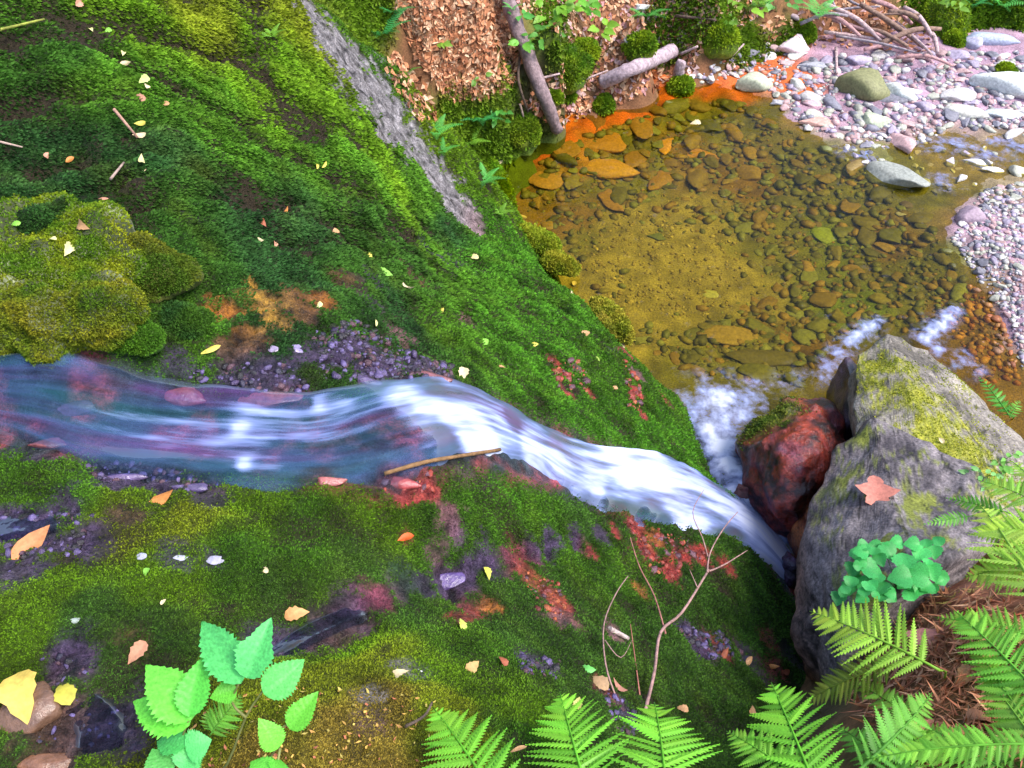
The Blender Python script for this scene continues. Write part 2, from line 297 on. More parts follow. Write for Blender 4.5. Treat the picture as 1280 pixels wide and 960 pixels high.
# relief
pos = S.pos()
a0, b0 = on(300, 110, (S,)), on(570, 285, (S,))
dr = (b0-a0)[:2]; dr /= np.linalg.norm(dr); pr = np.array([-dr[1], dr[0]])
al, ac = pos[:, :2]@dr, pos[:, :2]@pr
wob = perlin(pos*1.3)*.25
stri = .65*ridge(np.stack([al*.55+wob, ac*6+wob*3, pos[:, 2]*1.2], 1), 2)+.55*ridge(np.stack([al*.9+wob, ac*15+wob*6, pos[:, 2]*2+7], 1), 2)
q1, q2 = on(420, 180, (S,)), on(150, 130, (S,))
mask_st = np.clip(np.exp(-((pos[:, :2]-q1[:2])**2).sum(1)/1.3**2)+.8*np.exp(-((pos[:, :2]-q2[:2])**2).sum(1)/.9**2), 0, 1)
cs = np.array([at(u, v, z) for u, v, z in STREAM])
dst = np.full(len(pos), 9.)
for i in range(len(cs)-1):
    a, b = cs[i, :2], cs[i+1, :2]; ab = b-a
    t = np.clip(((pos[:, :2]-a)@ab)/(ab@ab), 0, 1); dst = np.minimum(dst, np.linalg.norm(pos[:, :2]-a-t[:, None]*ab, axis=1))
calm = sst(.08, .35, dst)
lump = fbm(pos*3.2, 3)
gro = mask_st*sst(.30, .04, np.abs(perlin(np.stack([al*.5+wob, ac*6.5+wob*3, pos[:, 2]*1.2+3], 1))+.2*perlin(pos*7)))*sst(-.4, .15, perlin(pos*1.9+8))
rel = mask_st*stri*.05-.07*gro + calm*(.045*lump + .02*fbm(pos*11, 3) + .006*fbm(pos*34, 2)) + (1-calm)*.030*fbm(pos*6, 3)
# bare patches are slightly hollow
bare = np.zeros(len(pos)); bcol = np.zeros((len(pos), 3)); bw = np.zeros(len(pos))
rag = fbm(pos*9, 4); ragf = perlin(pos*40)
for q, r, c, s in BAREA:
    rw = r*depth(q)/FPX
    d = np.sqrt(((pos-q)**2).sum(1))/rw
    k = s*np.clip(sst(1.3, .6, d+rag*.7+ragf*.35), 0, 1)
    bare = np.maximum(bare, k); kk = np.exp(-d*d)+1e-9; bcol += kk[:, None]*np.array(c); bw += kk
bcol /= bw[:, None]
inst = sst(.26, .12, dst)*sst(2.0, 1.2, dst)
sred = mixc0(np.array([(.02, .035, .04)])+0*pos, (.30, .05, .06), sst(-.1, .45, fbm(pos*4.5+3, 3)))
bcol = bcol*(1-inst[:, None])+inst[:, None]*np.clip(sred, .01, 1); bare = np.maximum(bare, inst)
stony = bare*(1-inst)
nub = np.maximum(0, 1-2.4*np.abs(perlin(pos*np.array([42, 42, 30]))))
rel += -.02*bare + stony*.016*nub
S.Z = S.base+rel.reshape(S.Z.shape)
pos = S.pos()
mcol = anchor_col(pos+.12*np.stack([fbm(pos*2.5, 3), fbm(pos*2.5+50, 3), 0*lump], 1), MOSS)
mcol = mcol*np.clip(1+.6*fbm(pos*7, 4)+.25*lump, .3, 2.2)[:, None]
yel = np.clip(fbm(pos*5+31, 5), 0, 1)[:, None]; mcol = mcol*(1-.18*yel)+np.array([(.15, .15, .012)])*.18*yel
# hollows between the striations show dark soil and thin moss
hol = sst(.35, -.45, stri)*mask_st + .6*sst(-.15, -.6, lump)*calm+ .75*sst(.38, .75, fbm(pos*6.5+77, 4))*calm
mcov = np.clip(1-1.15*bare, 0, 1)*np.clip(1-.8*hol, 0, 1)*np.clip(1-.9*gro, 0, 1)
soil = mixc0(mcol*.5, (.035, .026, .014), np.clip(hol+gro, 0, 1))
bcol = bcol*np.clip(1+1.3*fbm(pos*22+9, 4), .1, 2.8)[:, None]
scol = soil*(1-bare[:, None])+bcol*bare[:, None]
greyish = np.zeros(len(pos))
for u, v in ((415, 45), (450, 95), (482, 145), (545, 225), (575, 265), (380, 10)):
    q = on(u, v, (S,)); greyish = np.maximum(greyish, np.exp(-((pos-q)**2).sum(1)/.35**2))
mcol = mcol*(1+.35*mask_st*np.clip(stri, -1, 1))[:, None]*(1-.55*gro)[:, None]  # relief shade put into the moss colour: darker grooves, lighter ridges
S.comb = (np.array([*dr, -.35])[None]*mask_st[:, None]).reshape(S.Z.shape+(3,))
S.moss = mcov.reshape(S.Z.shape); S.mcol = mcol.reshape(S.Z.shape+(3,))
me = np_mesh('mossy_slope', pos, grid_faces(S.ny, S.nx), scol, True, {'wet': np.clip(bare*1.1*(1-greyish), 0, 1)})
tag(link('mossy_slope', me, M_SLOPE), 'steep moss covered rock slope falling to the pool', 'ground', kind='structure')

# ------------------------------------------------------------------ moss sprigs
def sprigs(name, Pn, Nn, size, col, parent=None, loc=(0, 0, 0), lean=.75, comb=None):
    n = len(Pn); r = rng.normal(size=(n, 3)); r /= np.linalg.norm(r, axis=1)[:, None]
    up = Nn*.75+r*lean+(0 if comb is None else comb*1.3); up /= np.linalg.norm(up, axis=1)[:, None]
    sd_ = np.cross(up, rng.normal(size=(n, 3))); sd_ /= np.linalg.norm(sd_, axis=1)[:, None]+1e-9
    s = size[:, None]; b = Pn-Nn*s*.15; mid = Pn+up*s*.5
    tip = Pn+up*s+np.array([0, 0, -.15])*s
    V = np.stack([b, mid+sd_*s*.28, tip, mid-sd_*s*.28], 1).reshape(-1, 3)-np.array(loc)
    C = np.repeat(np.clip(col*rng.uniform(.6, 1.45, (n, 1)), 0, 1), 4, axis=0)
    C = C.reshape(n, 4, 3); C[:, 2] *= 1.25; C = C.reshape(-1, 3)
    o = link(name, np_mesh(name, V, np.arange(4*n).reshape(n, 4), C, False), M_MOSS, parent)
    return tag(o, kind='stuff')
def in_view(p, m=120):
    d = p-CAM; z = d@FW; u = 640+FPX*(d@RT)/np.maximum(z, .05); v = 480-FPX*(d@UP)/np.maximum(z, .05)
    return (z > .3) & (u > -m) & (u < 1280+m) & (v > -m) & (v < 960+m), z
def hf_sprigs(name, F, n, cov, col, k=.0031, m=210, comb=None):
    p = F.pos(); ok, z = in_view(p, m); nz = F.nrm(p[:, 0], p[:, 1])
    vd = (CAM-p); vd /= np.linalg.norm(vd, axis=1)[:, None]
    facing = np.clip((nz*vd).sum(1), -.15, 1)+.18
    wt = np.where(ok, cov.ravel()*facing/np.maximum(nz[:, 2], .15)/np.maximum(z, .5)**2, 0); wt[wt < 0] = 0; wt /= wt.sum()
    idx = rng.choice(len(p), n, p=wt); x = p[idx, 0]+rng.uniform(-.5, .5, n)*F.dx; y = p[idx, 1]+rng.uniform(-.5, .5, n)*F.dx
    Pn = np.stack([x, y, F.ev(x, y)], 1); c = F.ev(x, y, col) if col.ndim == 3 else col[idx]
    cb = None if comb is None else F.ev(x, y, comb)
    sz = k*z[idx]*rng.uniform(.6, 1.5, n)
    if cb is not None: sz = sz*(.85+.6*np.linalg.norm(cb, axis=1))
    return sprigs(name, Pn, nz[idx], sz, c, comb=cb)
# keep out what lies under the pool or far bank
under = (S.Z < .0)
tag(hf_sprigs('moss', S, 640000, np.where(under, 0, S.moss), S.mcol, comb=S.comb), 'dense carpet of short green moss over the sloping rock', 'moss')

# ------------------------------------------------------------------ pool bed and gravel bar
pos = P.pos()
SAND, OLV, RED, GRV, GRN, BRN = (.215, .175, .055), (.12, .115, .02), (.46, .10, .02), (.30, .19, .25), (.11, .15, .015), (.15, .085, .018)
BEDC = anchors([(u, v, 1, c) for u, v, c in [(640, 200, RED), (680, 180, RED), (700, 170, RED), (760, 145, RED), (800, 140, RED), (830, 125, RED), (900, 110, RED), (940, 80, RED), (990, 105, RED), (720, 210, (.26, .13, .03)), (800, 200, OLV), (860, 190, BRN), (680, 225, BRN), (740, 190, (.26, .12, .03)), (740, 230, OLV), (700, 235, OLV), (780, 180, OLV), (780, 225, OLV), (840, 155, OLV), (890, 138, OLV), (730, 300, OLV), (690, 290, BRN), (900, 160, OLV), (960, 150, OLV), (700, 260, BRN),
 (790, 290, SAND), (840, 330, SAND), (800, 330, SAND), (850, 380, SAND), (820, 280, SAND), (760, 380, SAND), (900, 340, SAND), (870, 280, SAND), (750, 330, SAND), (880, 415, SAND), (810, 425, SAND), (930, 380, SAND), (740, 290, SAND), (900, 430, OLV), (850, 450, OLV), (950, 460, OLV), (950, 300, OLV), (950, 220, BRN), (1000, 300, OLV), (1000, 200, OLV), (1060, 250, OLV), (1040, 300, GRN), (1100, 300, BRN), (1100, 240, OLV), (1050, 380, GRN), (1120, 360, OLV), (1160, 330, OLV), (1000, 430, BRN),
 (1200, 380, BRN), (1240, 440, BRN), (1220, 400, BRN), (1000, 140, GRV), (1080, 140, GRV), (1180, 120, GRV), (1280, 130, GRV), (1150, 80, GRV), (1280, 80, GRV), (1280, 300, GRV), (1230, 280, GRV), (1280, 400, GRV), (1050, 90, GRV), (1120, 210, OLV), (1200, 200, (.2, .15, .08)), (1270, 200, (.2, .15, .08)), (1170, 250, OLV)]], (P,))
bc = anchor_col(pos+.2*np.stack([fbm(pos*2, 3), fbm(pos*2+50, 3), 0*pos[:, 0]], 1), BEDC)
bc = bc*np.clip(1+.5*fbm(pos*7, 4), .4, 1.8)[:, None]
P.Z = P.base+(.02*fbm(pos*4, 3)+.008*fbm(pos*17, 2)).reshape(P.Z.shape)
pos = P.pos()
me = np_mesh('creek_bed', pos, grid_faces(P.ny, P.nx), np.clip(bc, .005, 1), True, {'wet': sst(.04, -.01, pos[:, 2])*.8})
tag(link('creek_bed', me, M_BED), 'sandy and stony bed of the pool with its gravel bar', 'ground', kind='structure')

# ------------------------------------------------------------------ far bank with leaf litter
pos = L.pos()
LIT, LMO, LSO = (.30, .13, .06), (.11, .2, .01), (.10, .055, .03)
LANC = anchors([(u, v, 1, c) for u, v, c in [(480, 20, LMO), (520, 40, LIT), (560, 70, LIT), (580, 30, LIT), (600, 80, LIT), (620, 20, LIT), (520, 90, LIT), (560, 130, LMO), (600, 130, LMO), (640, 110, LMO), (620, 170, LMO), (650, 160, LMO), (610, 50, LIT), (660, 130, LSO), (680, 100, LSO), (700, 60, LMO), (690, 20, LMO), (730, 80, LMO), (740, 30, LIT), (760, 10, LIT), (780, 60, LIT), (720, 110, LIT), (760, 110, LIT), (800, 80, LIT), (830, 40, LMO), (870, 40, LMO), (900, 30, LMO), (880, 80, LIT), (940, 40, LMO), (960, 20, LIT), (1000, 20, LIT), (980, 40, LMO), (1100, 20, LIT), (1150, 10, LMO), (1180, 20, LMO), (1250, 10, LMO), (1220, 30, LMO), (450, 20, LMO), (1050, 30, LIT)]], (L,))
lc = anchor_col(pos+.15*np.stack([fbm(pos*2, 3), fbm(pos*2+50, 3), 0*pos[:, 0]], 1), LANC)
mossy = np.clip((lc[:, 1]-lc[:, 0])/.09+.3*fbm(pos*5, 3), 0, 1)
L.Z = L.base+(.06*fbm(pos*2.2, 3)*sst(.05, .5, pos[:, 2])+.02*fbm(pos*8, 2)).reshape(L.Z.shape)
pos = L.pos()
me = np_mesh('litter_bank', pos, grid_faces(L.ny, L.nx), np.clip(lc*np.clip(1+.5*fbm(pos*9, 3), .4, 1.7)[:, None]*.6, .005, 1))
tag(link('litter_bank', me, M_SOIL), 'forest bank above the pool covered in leaves and moss', 'ground', kind='structure')
L.moss = (mossy*(L.Z.ravel() > .03)).reshape(L.Z.shape); L.mcol = lc.reshape(L.Z.shape+(3,))
tag(hf_sprigs('moss', L, 45000, L.moss, L.mcol, .0055), 'yellow green moss on the forest bank behind the pool', 'moss')

# ------------------------------------------------------------------ near bank under the ferns
pos = B.pos()
NEED = anchors([(u, v, 1, c) for u, v, c in [(1200, 780, (.35, .12, .06)), (1150, 770, (.42, .16, .1)), (1120, 820, (.3, .12, .05)), (1200, 840, (.3, .13, .04)), (1150, 860, (.2, .1, .04)), (1250, 860, (.12, .07, .03)), (1180, 700, (.2, .16, .02)), (1230, 690, (.25, .16, .03)), (1250, 640, (.2, .22, .02)), (1270, 570, (.2, .25, .02)), (1180, 930, (.2, .1, .03)), (1060, 860, (.1, .08, .03)), (1100, 940, (.16, .1, .03)), (1250, 940, (.14, .12, .02))]], (B,))
nc = anchor_col(pos+.1*np.stack([fbm(pos*3, 3), fbm(pos*3+50, 3), 0*pos[:, 0]], 1), NEED)*np.clip(1+.6*fbm(pos*10, 3), .4, 1.8)[:, None]
B.Z = B.base+(.03*fbm(pos*4, 3)+.01*fbm(pos*16, 2)).reshape(B.Z.shape)
me = np_mesh('fern_bank', B.pos(), grid_faces(B.ny, B.nx), np.clip(nc*.8, .005, 1))
tag(link('fern_bank', me, M_SOIL), 'near bank of brown needles under the ferns', 'ground', kind='structure')
B.mcol = np.clip(nc, 0, 1).reshape(B.Z.shape+(3,))
bm_ = np.clip((nc[:, 1]-nc[:, 0])/.05+.3, 0, 1).reshape(B.Z.shape)
tag(hf_sprigs('moss', B, 14000, bm_, B.mcol*1.1, .006), 'patch of yellow moss between the ferns on the near bank', 'moss')

# dead needles and leaf bits as ground cover
def scatter_strips(name, pts, nrm, ln, wd, cols, mat, label, cat, curl=.25):
    n = len(pts); r = rng.normal(size=(n, 3)); t = r-nrm*(r*nrm).sum(1)[:, None]; t += nrm*rng.normal(size=(n, 1))*curl; t /= np.linalg.norm(t, axis=1)[:, None]
    s = np.cross(nrm, t)+rng.normal(size=(n, 3))*.35; s /= np.linalg.norm(s, axis=1)[:, None]; ln = ln[:, None]; wd = wd[:, None]
    c = pts+nrm*.012; sag = nrm*ln*rng.uniform(-.1, .3, (n, 1))
    V = np.stack([c-t*ln*.5+sag, c+s*wd*.5, c+t*ln*.5+sag*.7, c-s*wd*.5], 1).reshape(-1, 3)
    i = np.arange(n)*4; T = np.concatenate([np.stack([i, i+1, i+3], 1), np.stack([i+1, i+2, i+3], 1)])
    C = np.repeat(cols, 4, axis=0)
    return tag(link(name, np_mesh(name, V, T, C, False), mat), label, cat, kind='stuff')
def pick_poly(poly, n):
    poly = np.array(poly, float); out = []; lo, hi = poly.min(0), poly.max(0)
    while len(out) < n:
        u, v = random.uniform(lo[0], hi[0]), random.uniform(lo[1], hi[1]); c = False; j = len(poly)-1
        for i in range(len(poly)):
            if (poly[i][1] > v) != (poly[j][1] > v) and u < (poly[j][0]-poly[i][0])*(v-poly[i][1])/(poly[j][1]-poly[i][1])+poly[i][0]: c = not c
            j = i
        if c: out.append((u, v))
    return out
def cols_from(pal, n): return np.clip(np.array(pal)[rng.integers(0, len(pal), n)]*rng.uniform(.7, 1.25, (n, 1)), 0, 1)
def cover(name, poly, n, fields, lpx, wpx, pal, mat, label, cat):
    pts = np.array([on(u, v, fields, base=False) for u, v in pick_poly(poly, n)]); dz = np.array([depth(p) for p in pts])/FPX
    nr = np.array([normal_at(p, fields) for p in pts])
    return scatter_strips(name, pts, nr, rng.uniform(*lpx, n)*dz, rng.uniform(*wpx, n)*dz, cols_from(pal, n), mat, label, cat)
LITPAL = [(.55, .27, .14), (.62, .36, .21), (.46, .18, .08), (.3, .11, .05), (.68, .44, .28), (.18, .07, .03), (.6, .25, .12)]
cover('leaf_litter', [(490, 0), (640, 0), (660, 60), (640, 110), (610, 120), (560, 125), (520, 70)], 1700, (L, S), (8, 15), (5, 9), LITPAL, M_LITTER, 'deep brown leaf litter on the bank left of the leaning log', 'leaf litter')
cover('leaf_litter', [(490, 60), (535, 110), (545, 150), (520, 150), (480, 90)], 160, (L, S), (8, 15), (5, 9), LITPAL, M_LITTER, 'strip of brown leaf litter beside the grey rock face', 'leaf litter')
cover('leaf_litter', [(650, 130), (690, 90), (720, 60), (640, 5), (640, -30), (950, -30), (960, 10), (900, 50), (870, 70), (870, 95), (850, 108), (800, 118), (745, 142), (700, 160)], 2300, (L, P), (6, 12), (4, 8), LITPAL+[(.5, .25, .25), (.6, .4, .38)], M_LITTER, 'pinkish brown leaf litter along the back edge of the pool', 'leaf litter')
cover('leaf_litter', [(940, 30), (1040, 0), (1180, 0), (1170, 70), (1060, 60), (960, 60)], 350, (L, P), (6, 11), (3, 7), LITPAL+[(.5, .3, .3)], M_LITTER, 'brown leaf litter around the heap of branches', 'leaf litter')
cover('dead_needles', [(1090, 760), (1200, 740), (1280, 760), (1280, 960), (1120, 960), (1060, 860)], 1500, (B, S), (22, 60), (2, 6), [(.62, .26, .14), (.55, .19, .1), (.4, .15, .07), (.68, .36, .2), (.25, .1, .04)], M_LITTER, 'reddish brown dead needles and bracken under the near ferns', 'needles')
cover('dead_needles', [(1150, 660), (1270, 640), (1280, 750), (1150, 760)], 260, (B,), (14, 34), (2, 5), [(.5, .2, .1), (.42, .3, .07), (.5, .35, .1)], M_LITTER, 'orange brown needles beside the round leaved plant', 'needles')
cover('moss_debris', [(260, 880), (420, 860), (540, 880), (540, 960), (180, 960)], 150, (S,), (4, 10), (2, 5), [(.5, .25, .07), (.6, .35, .08), (.4, .13, .06), (.45, .35, .08)], M_LITTER, 'ochre leaf crumbs scattered over yellow moss at bottom of the slope', 'leaf crumbs')

# ------------------------------------------------------------------ rocks
def hull_rock(name, pts, lvl=4, amp=.03, freq=3, smooth=2, seed=0, facet=0, col=None, mat=None, parent=None, loc=None):
    bm = bmesh.new()
    for p in pts: bm.verts.new(tuple(p))
    r = bmesh.ops.convex_hull(bm, input=bm.verts)
    bmesh.ops.delete(bm, geom=[v for v in bm.verts if not v.link_faces], context='VERTS')
    bmesh.ops.triangulate(bm, faces=bm.faces)
    for k in range(lvl):
        bmesh.ops.subdivide_edges(bm, edges=bm.edges[:], cuts=1, use_grid_fill=True)
        bmesh.ops.triangulate(bm, faces=bm.faces)
        if k < smooth: bmesh.ops.smooth_vert(bm, verts=bm.verts, factor=.5, use_axis_x=True, use_axis_y=True, use_axis_z=True)
    bm.normal_update()
    V = np.array([v.co[:] for v in bm.verts]); N = np.array([v.normal[:] for v in bm.verts]); T = np.array([[v.index for v in f.verts] for f in bm.faces])
    bm.free()
    o = np.array([seed*3.7, seed*1.3, seed*7.1])
    V = V+N*(amp*fbm(V*freq+o, 4)+amp*.9*ridge(V*freq*.7+o+5, 2)*facet-facet*amp*.5)[:, None]
    c = col(V, N) if callable(col) else None
    loc = V.mean(0)*np.array([1, 1, 0])+np.array([0, 0, V[:, 2].min()]) if loc is None else np.array(loc)
    me = np_mesh(name, V-loc, T, c)
    ob = link(name, me, mat or M_ROCK, parent, loc if parent is None else None)
    return ob, V, N, T
def mesh_sprigs(parent, V, N, T, n, wfun, cfun, k=.0048):
    A = V[T]; ar = np.linalg.norm(np.cross(A[:, 1]-A[:, 0], A[:, 2]-A[:, 0]), axis=1); C = A.mean(1); NC = N[T].mean(1)
    vd = CAM-C; vd /= np.linalg.norm(vd, axis=1)[:, None]
    wt = ar*np.clip(wfun(C, NC), 0, 1)*np.clip((NC*vd).sum(1)+.25, 0, 1); wt /= wt.sum()
    i = rng.choice(len(T), n, p=wt); b = rng.dirichlet((1, 1, 1), n)
    Pn = (A[i]*b[:, :, None]).sum(1); z = (Pn-CAM)@FW
    return sprigs('moss', Pn, NC[i], k*z*rng.uniform(.6, 1.5, n), cfun(Pn, NC[i]), parent, tuple(parent.location))
def outline(lst, base_z, shift=(0, 0), shrink=1.0):
    top = [at(u, v, z) for u, v, z in lst]; c = np.mean(top, 0)
    bot = [np.array([c[0]+(p[0]-c[0])*shrink+shift[0], c[1]+(p[1]-c[1])*shrink+shift[1], base_z]) for p in top]
    return top+bot
def mixc(a, b, k): return np.array(a)*(1-k[:, None])+np.array(b)*k[:, None]

# the big boulder on the right: a mossy upper block and a grey lower block
def crackle(V, f=2.6, wdt=.035): return sst(wdt, .0, np.abs(perlin(V*f+3)+.25*perlin(V*f*4)))
def expand(pts, k, kz=1.0):
    c = np.mean(pts, 0); return [c+(p-c)*np.array([k, k, kz]) for p in pts]
def c_up(V, N):
    k = np.clip(.5+.7*fbm(V*4, 4)+.6*fbm(V*30, 3), 0, 1); c = mixc((.09, .078, .065), (.33, .29, .25), k)
    m = np.clip(sst(-.35, .3, fbm(V*2.6+20, 3)+.9*fbm(V*28, 3)+.15-.9*sst(2.35, 2.75, V[:, 0]+.35*V[:, 1]*0)), 0, 1)*sst(.0, .45, N[:, 2])
    c = c*(1-m[:, None])+mixc((.15, .17, .015), (.36, .35, .035), np.clip(.5+fbm(V*35, 2), 0, 1))*m[:, None]
    return c*(1-.85*crackle(V))[:, None]
upper, V, N, T = hull_rock('mossy_boulder', expand(outline([(1062, 480, .45), (1072, 444, .6), (1112, 424, .66), (1162, 440, .66), (1220, 498, .68), (1285, 566, .88), (1340, 640, 1.0), (1235, 675, 1.1), (1120, 590, .98), (1076, 545, .75), (1150, 520, .92), (1240, 590, 1.06)], -.3, (.28, .12), .72), 1.04), 5, .026, 3.0, 0, 1, 1.0, c_up, M_ROCK)
tag(upper, 'large pale boulder with yellow moss on its top right of the red rock', 'boulder')
mesh_sprigs(upper, V, N, T, 6000, lambda C, n: sst(-.1, .35, fbm(C*2.6+20, 3)+.9*fbm(C*28, 3))*sst(.1, .5, n[:, 2]), lambda C, n: mixc((.18, .22, .015), (.36, .36, .03), np.clip(.5+fbm(C*12, 3), 0, 1)), .0022)
def c_lo(V, N):
    k = np.clip(.42+.6*fbm(V*5, 4)+.6*fbm(V*32, 3), 0, 1); c = mixc((.05, .042, .05), (.25, .215, .225), k)
    b = np.clip(sst(1.1, .6, V[:, 2])*sst(.8, .3, N[:, 2])+.0, 0, 1); c = c*(1-b[:, None])+np.array((.26, .11, .05))*b[:, None]*(.3+k[:, None])
    m = np.clip(sst(.05, .5, fbm(V*3.5+8, 3)+.6*fbm(V*28, 3)), 0, 1)*sst(.3, .7, N[:, 2]); c = c*(1-m[:, None])+np.array((.17, .19, .03))*m[:, None]
    return c*(1-.9*crackle(V, 3.1, .05))[:, None]
lower, V, N, T = hull_rock('grey_boulder', expand(outline([(1092, 528, .96), (1045, 570, .88), (1012, 648, .88), (998, 735, .8), (1000, 785, .85), (1060, 765, 1.3), (1150, 715, 1.42), (1250, 668, 1.26), (1235, 600, 1.14), (1160, 560, 1.08), (1120, 640, 1.26), (1050, 855, 1.0), (1016, 825, .8)], -.3, (.42, .1), .7), 1.04), 5, .028, 3.2, 0, 5, 1.2, c_lo, M_ROCK)
tag(lower, 'bare grey boulder block holding the red lobed leaf beside the cascade', 'boulder')
c_red = lambda V, N: mixc((.02, .005, .004), (.28, .038, .018), np.clip(.5+.9*fbm(V*6, 4)+.6*fbm(V*25, 3), 0, 1))
def c_redm(V, N):
    c = c_red(V, N); d = np.linalg.norm(V-at(955, 520, .3), axis=1); m = sst(.32, .1, d)*sst(.1, .5, N[:, 2]); p = np.clip(fbm(V*5+40, 3), 0, 1)
    c = c*(1-.5*p[:, None])+np.array((.24, .09, .16))*.5*p[:, None]
    return c*(1-m[:, None])+np.array((.1, .13, .02))*m[:, None]
redb, V, N, T = hull_rock('red_boulder', expand(outline([(922, 548, .2), (938, 524, .25), (985, 497, .32), (1032, 490, .34), (1062, 520, .36), (1058, 562, .42), (1032, 612, .42), (1000, 652, .34), (968, 642, .3), (938, 600, .24)], -.3, (.06, .12), .8)+[at(1000, 535, .6), at(985, 570, .6), at(1020, 560, .62), at(985, 610, .5)], 1.06), 5, .026, 4.2, 1, 9, 1.3, c_redm, M_WETROCK)
tag(redb, 'wet dark red boulder at the foot of the cascade', 'boulder')
mesh_sprigs(redb, V, N, T, 1500, lambda C, n: sst(.34, .1, np.linalg.norm(C-at(948, 518, .3), axis=1)+.12*fbm(C*9, 3))*sst(.1, .6, n[:, 2]), lambda C, n: mixc((.07, .12, .015), (.14, .15, .02), np.clip(.5+fbm(C*9, 3), 0, 1)), .003)
def crock(c1, c2, f=6): return lambda V, N: mixc(c1, c2, np.clip(.5+fbm(V*f, 4), 0, 1))
o, *_ = hull_rock('dark_or_shaded_rock', outline([(1042, 462, .3), (1058, 436, .4), (1078, 440, .42), (1082, 500, .4), (1072, 535, .42), (1050, 520, .3)], -.3, (.1, .1), .9), 4, .02, 5, 1, 12, .8, crock((.015, .01, .012), (.09, .05, .08)), M_WETROCK)  # near-black colour stands in for shade on the big boulder's side face
tag(o, 'shaded face of the big boulder painted dark, behind the red boulder', 'rock')
o, *_ = hull_rock('red_rock', outline([(990, 645, .3), (1000, 612, .34), (1030, 605, .36), (1034, 650, .36), (1010, 690, .32)], -.3, (.1, .05), .9), 4, .02, 6, 1, 14, .8, crock((.2, .05, .02), (.5, .17, .05)), M_WETROCK)
tag(o, 'small orange red rock between the red boulder and the grey one', 'rock')
o, *_ = hull_rock('dark_or_shaded_rock', outline([(974, 700, .16), (985, 684, .2), (1000, 690, .22), (1003, 715, .2), (985, 728, .16)], -.3, (.03, .03), 1), 4, .02, 8, 1, 16, 1, crock((.012, .008, .02), (.06, .03, .07)), M_WETROCK)
tag(o, 'black wet rock splitting the bottom tip of the cascade', 'rock')
o, *_ = hull_rock('red_rock', outline([(908, 608, .12), (922, 596, .16), (945, 606, .16), (950, 622, .14), (925, 622, .12)], -.3, (0, 0), 1), 4, .015, 8, 1, 17, 1, crock((.08, .02, .02), (.26, .08, .07)), M_WETROCK)
tag(o, 'low dark red rock where the cascade meets the pool foam', 'rock')

# moss boulders and hummocks lying on the slope: centre px, half sizes px, rise (m)
def mound(name, u, v, rx, ry, rise, cols, label, cat, n=2500, fields=(S,), amp=.03, rot=0, seed=0, zc=None, mossw=None, cr=None, k=.0034, mat=None):
    c = on(u, v, fields, base=False) if zc is None else at(u, v, zc); c = c-np.array([0, 0, rise*.3 if zc is None else 0]); d = depth(c)/FPX; pts = []; g = np.random.default_rng(seed+5)
    n0 = normal_at(c, fields)*(.55 if S in fields else .15)+np.array([0, 0, .45]); x, y, n0 = frame(RT*math.cos(rot)-UP*math.sin(rot), n0)
    fs = max(.5, abs(np.dot(y, UP)))
    for a in range(12):
        for el, zz in ((1, 0), (.8, .62), (.42, .95), (.9, -.5)):
            th = a*math.pi/6+g.uniform(-.15, .15); k_ = el*g.uniform(.9, 1.1)
            pts.append(c+x*rx*d*k_*math.cos(th)+y*ry*d/fs*k_*math.sin(th)+n0*rise*zz*g.uniform(.85, 1.1))
    ob, V, N, T = hull_rock(name, pts, 4 if rx > 60 else 3, amp, 5, 1, seed, .4, cr or (lambda V, N: mixc(np.array(cols[0])*.5, np.array(cols[1])*.6, np.clip(.5+fbm(V*6, 3), 0, 1))), mat or M_ROCK)
    tag(ob, label, cat)
    if n: mesh_sprigs(ob, V, N, T, int(n*1.7), mossw or (lambda C, nn_: sst(-.1, .3, nn_[:, 2])), lambda C, nn_: mixc(cols[0], cols[1], np.clip(.5+.9*fbm(C*7, 4), 0, 1)), k)
    return ob
c_bould = lambda V, N: mixc((.03, .04, .01), (.2, .22, .12), np.clip(.4+fbm(V*6, 4), 0, 1))
mound('mossy_boulder', 55, 312, 140, 82, .10, [(.09, .18, .01), (.24, .27, .012)], 'broad yellow green moss boulder at the left edge above the stream', 'boulder', 24000, rot=.2, seed=21, amp=.06, mossw=lambda C, n: .25+sst(-.3, .1, fbm(C*6, 3)), cr=c_bould)
mound('mossy_boulder', 50, 385, 125, 50, .09, [(.08, .15, .01), (.23, .22, .015)], 'mossy block overhanging the dark hollow above the stream', 'boulder', 16000, rot=-.1, seed=22, amp=.07, mossw=lambda C, n: .3+0*C[:, 0], cr=c_bould)
mound('moss_hummock', 188, 330, 50, 36, .075, [(.06, .12, .01), (.13, .14, .012)], 'rounded hummock of olive moss right of the yellow moss boulder', 'moss', 5500, rot=.3, seed=23, amp=.06)
mound('moss_hummock', 160, 318, 44, 26, .06, [(.09, .14, .01), (.22, .18, .02)], 'small brownish hummock of moss tucked behind the olive one', 'moss', 2500, rot=.3, seed=33)
mound('moss_hummock', 225, 400, 38, 22, .07, [(.025, .08, .02), (.05, .12, .012)], 'dark green moss hummock beside the orange seep', 'moss', 3500, rot=.15, seed=24)
mound('moss_hummock', 140, 415, 62, 22, .06, [(.05, .14, .012), (.09, .2, .012)], 'green moss hummock on the upper edge of the stream', 'moss', 5000, rot=.1, seed=25)
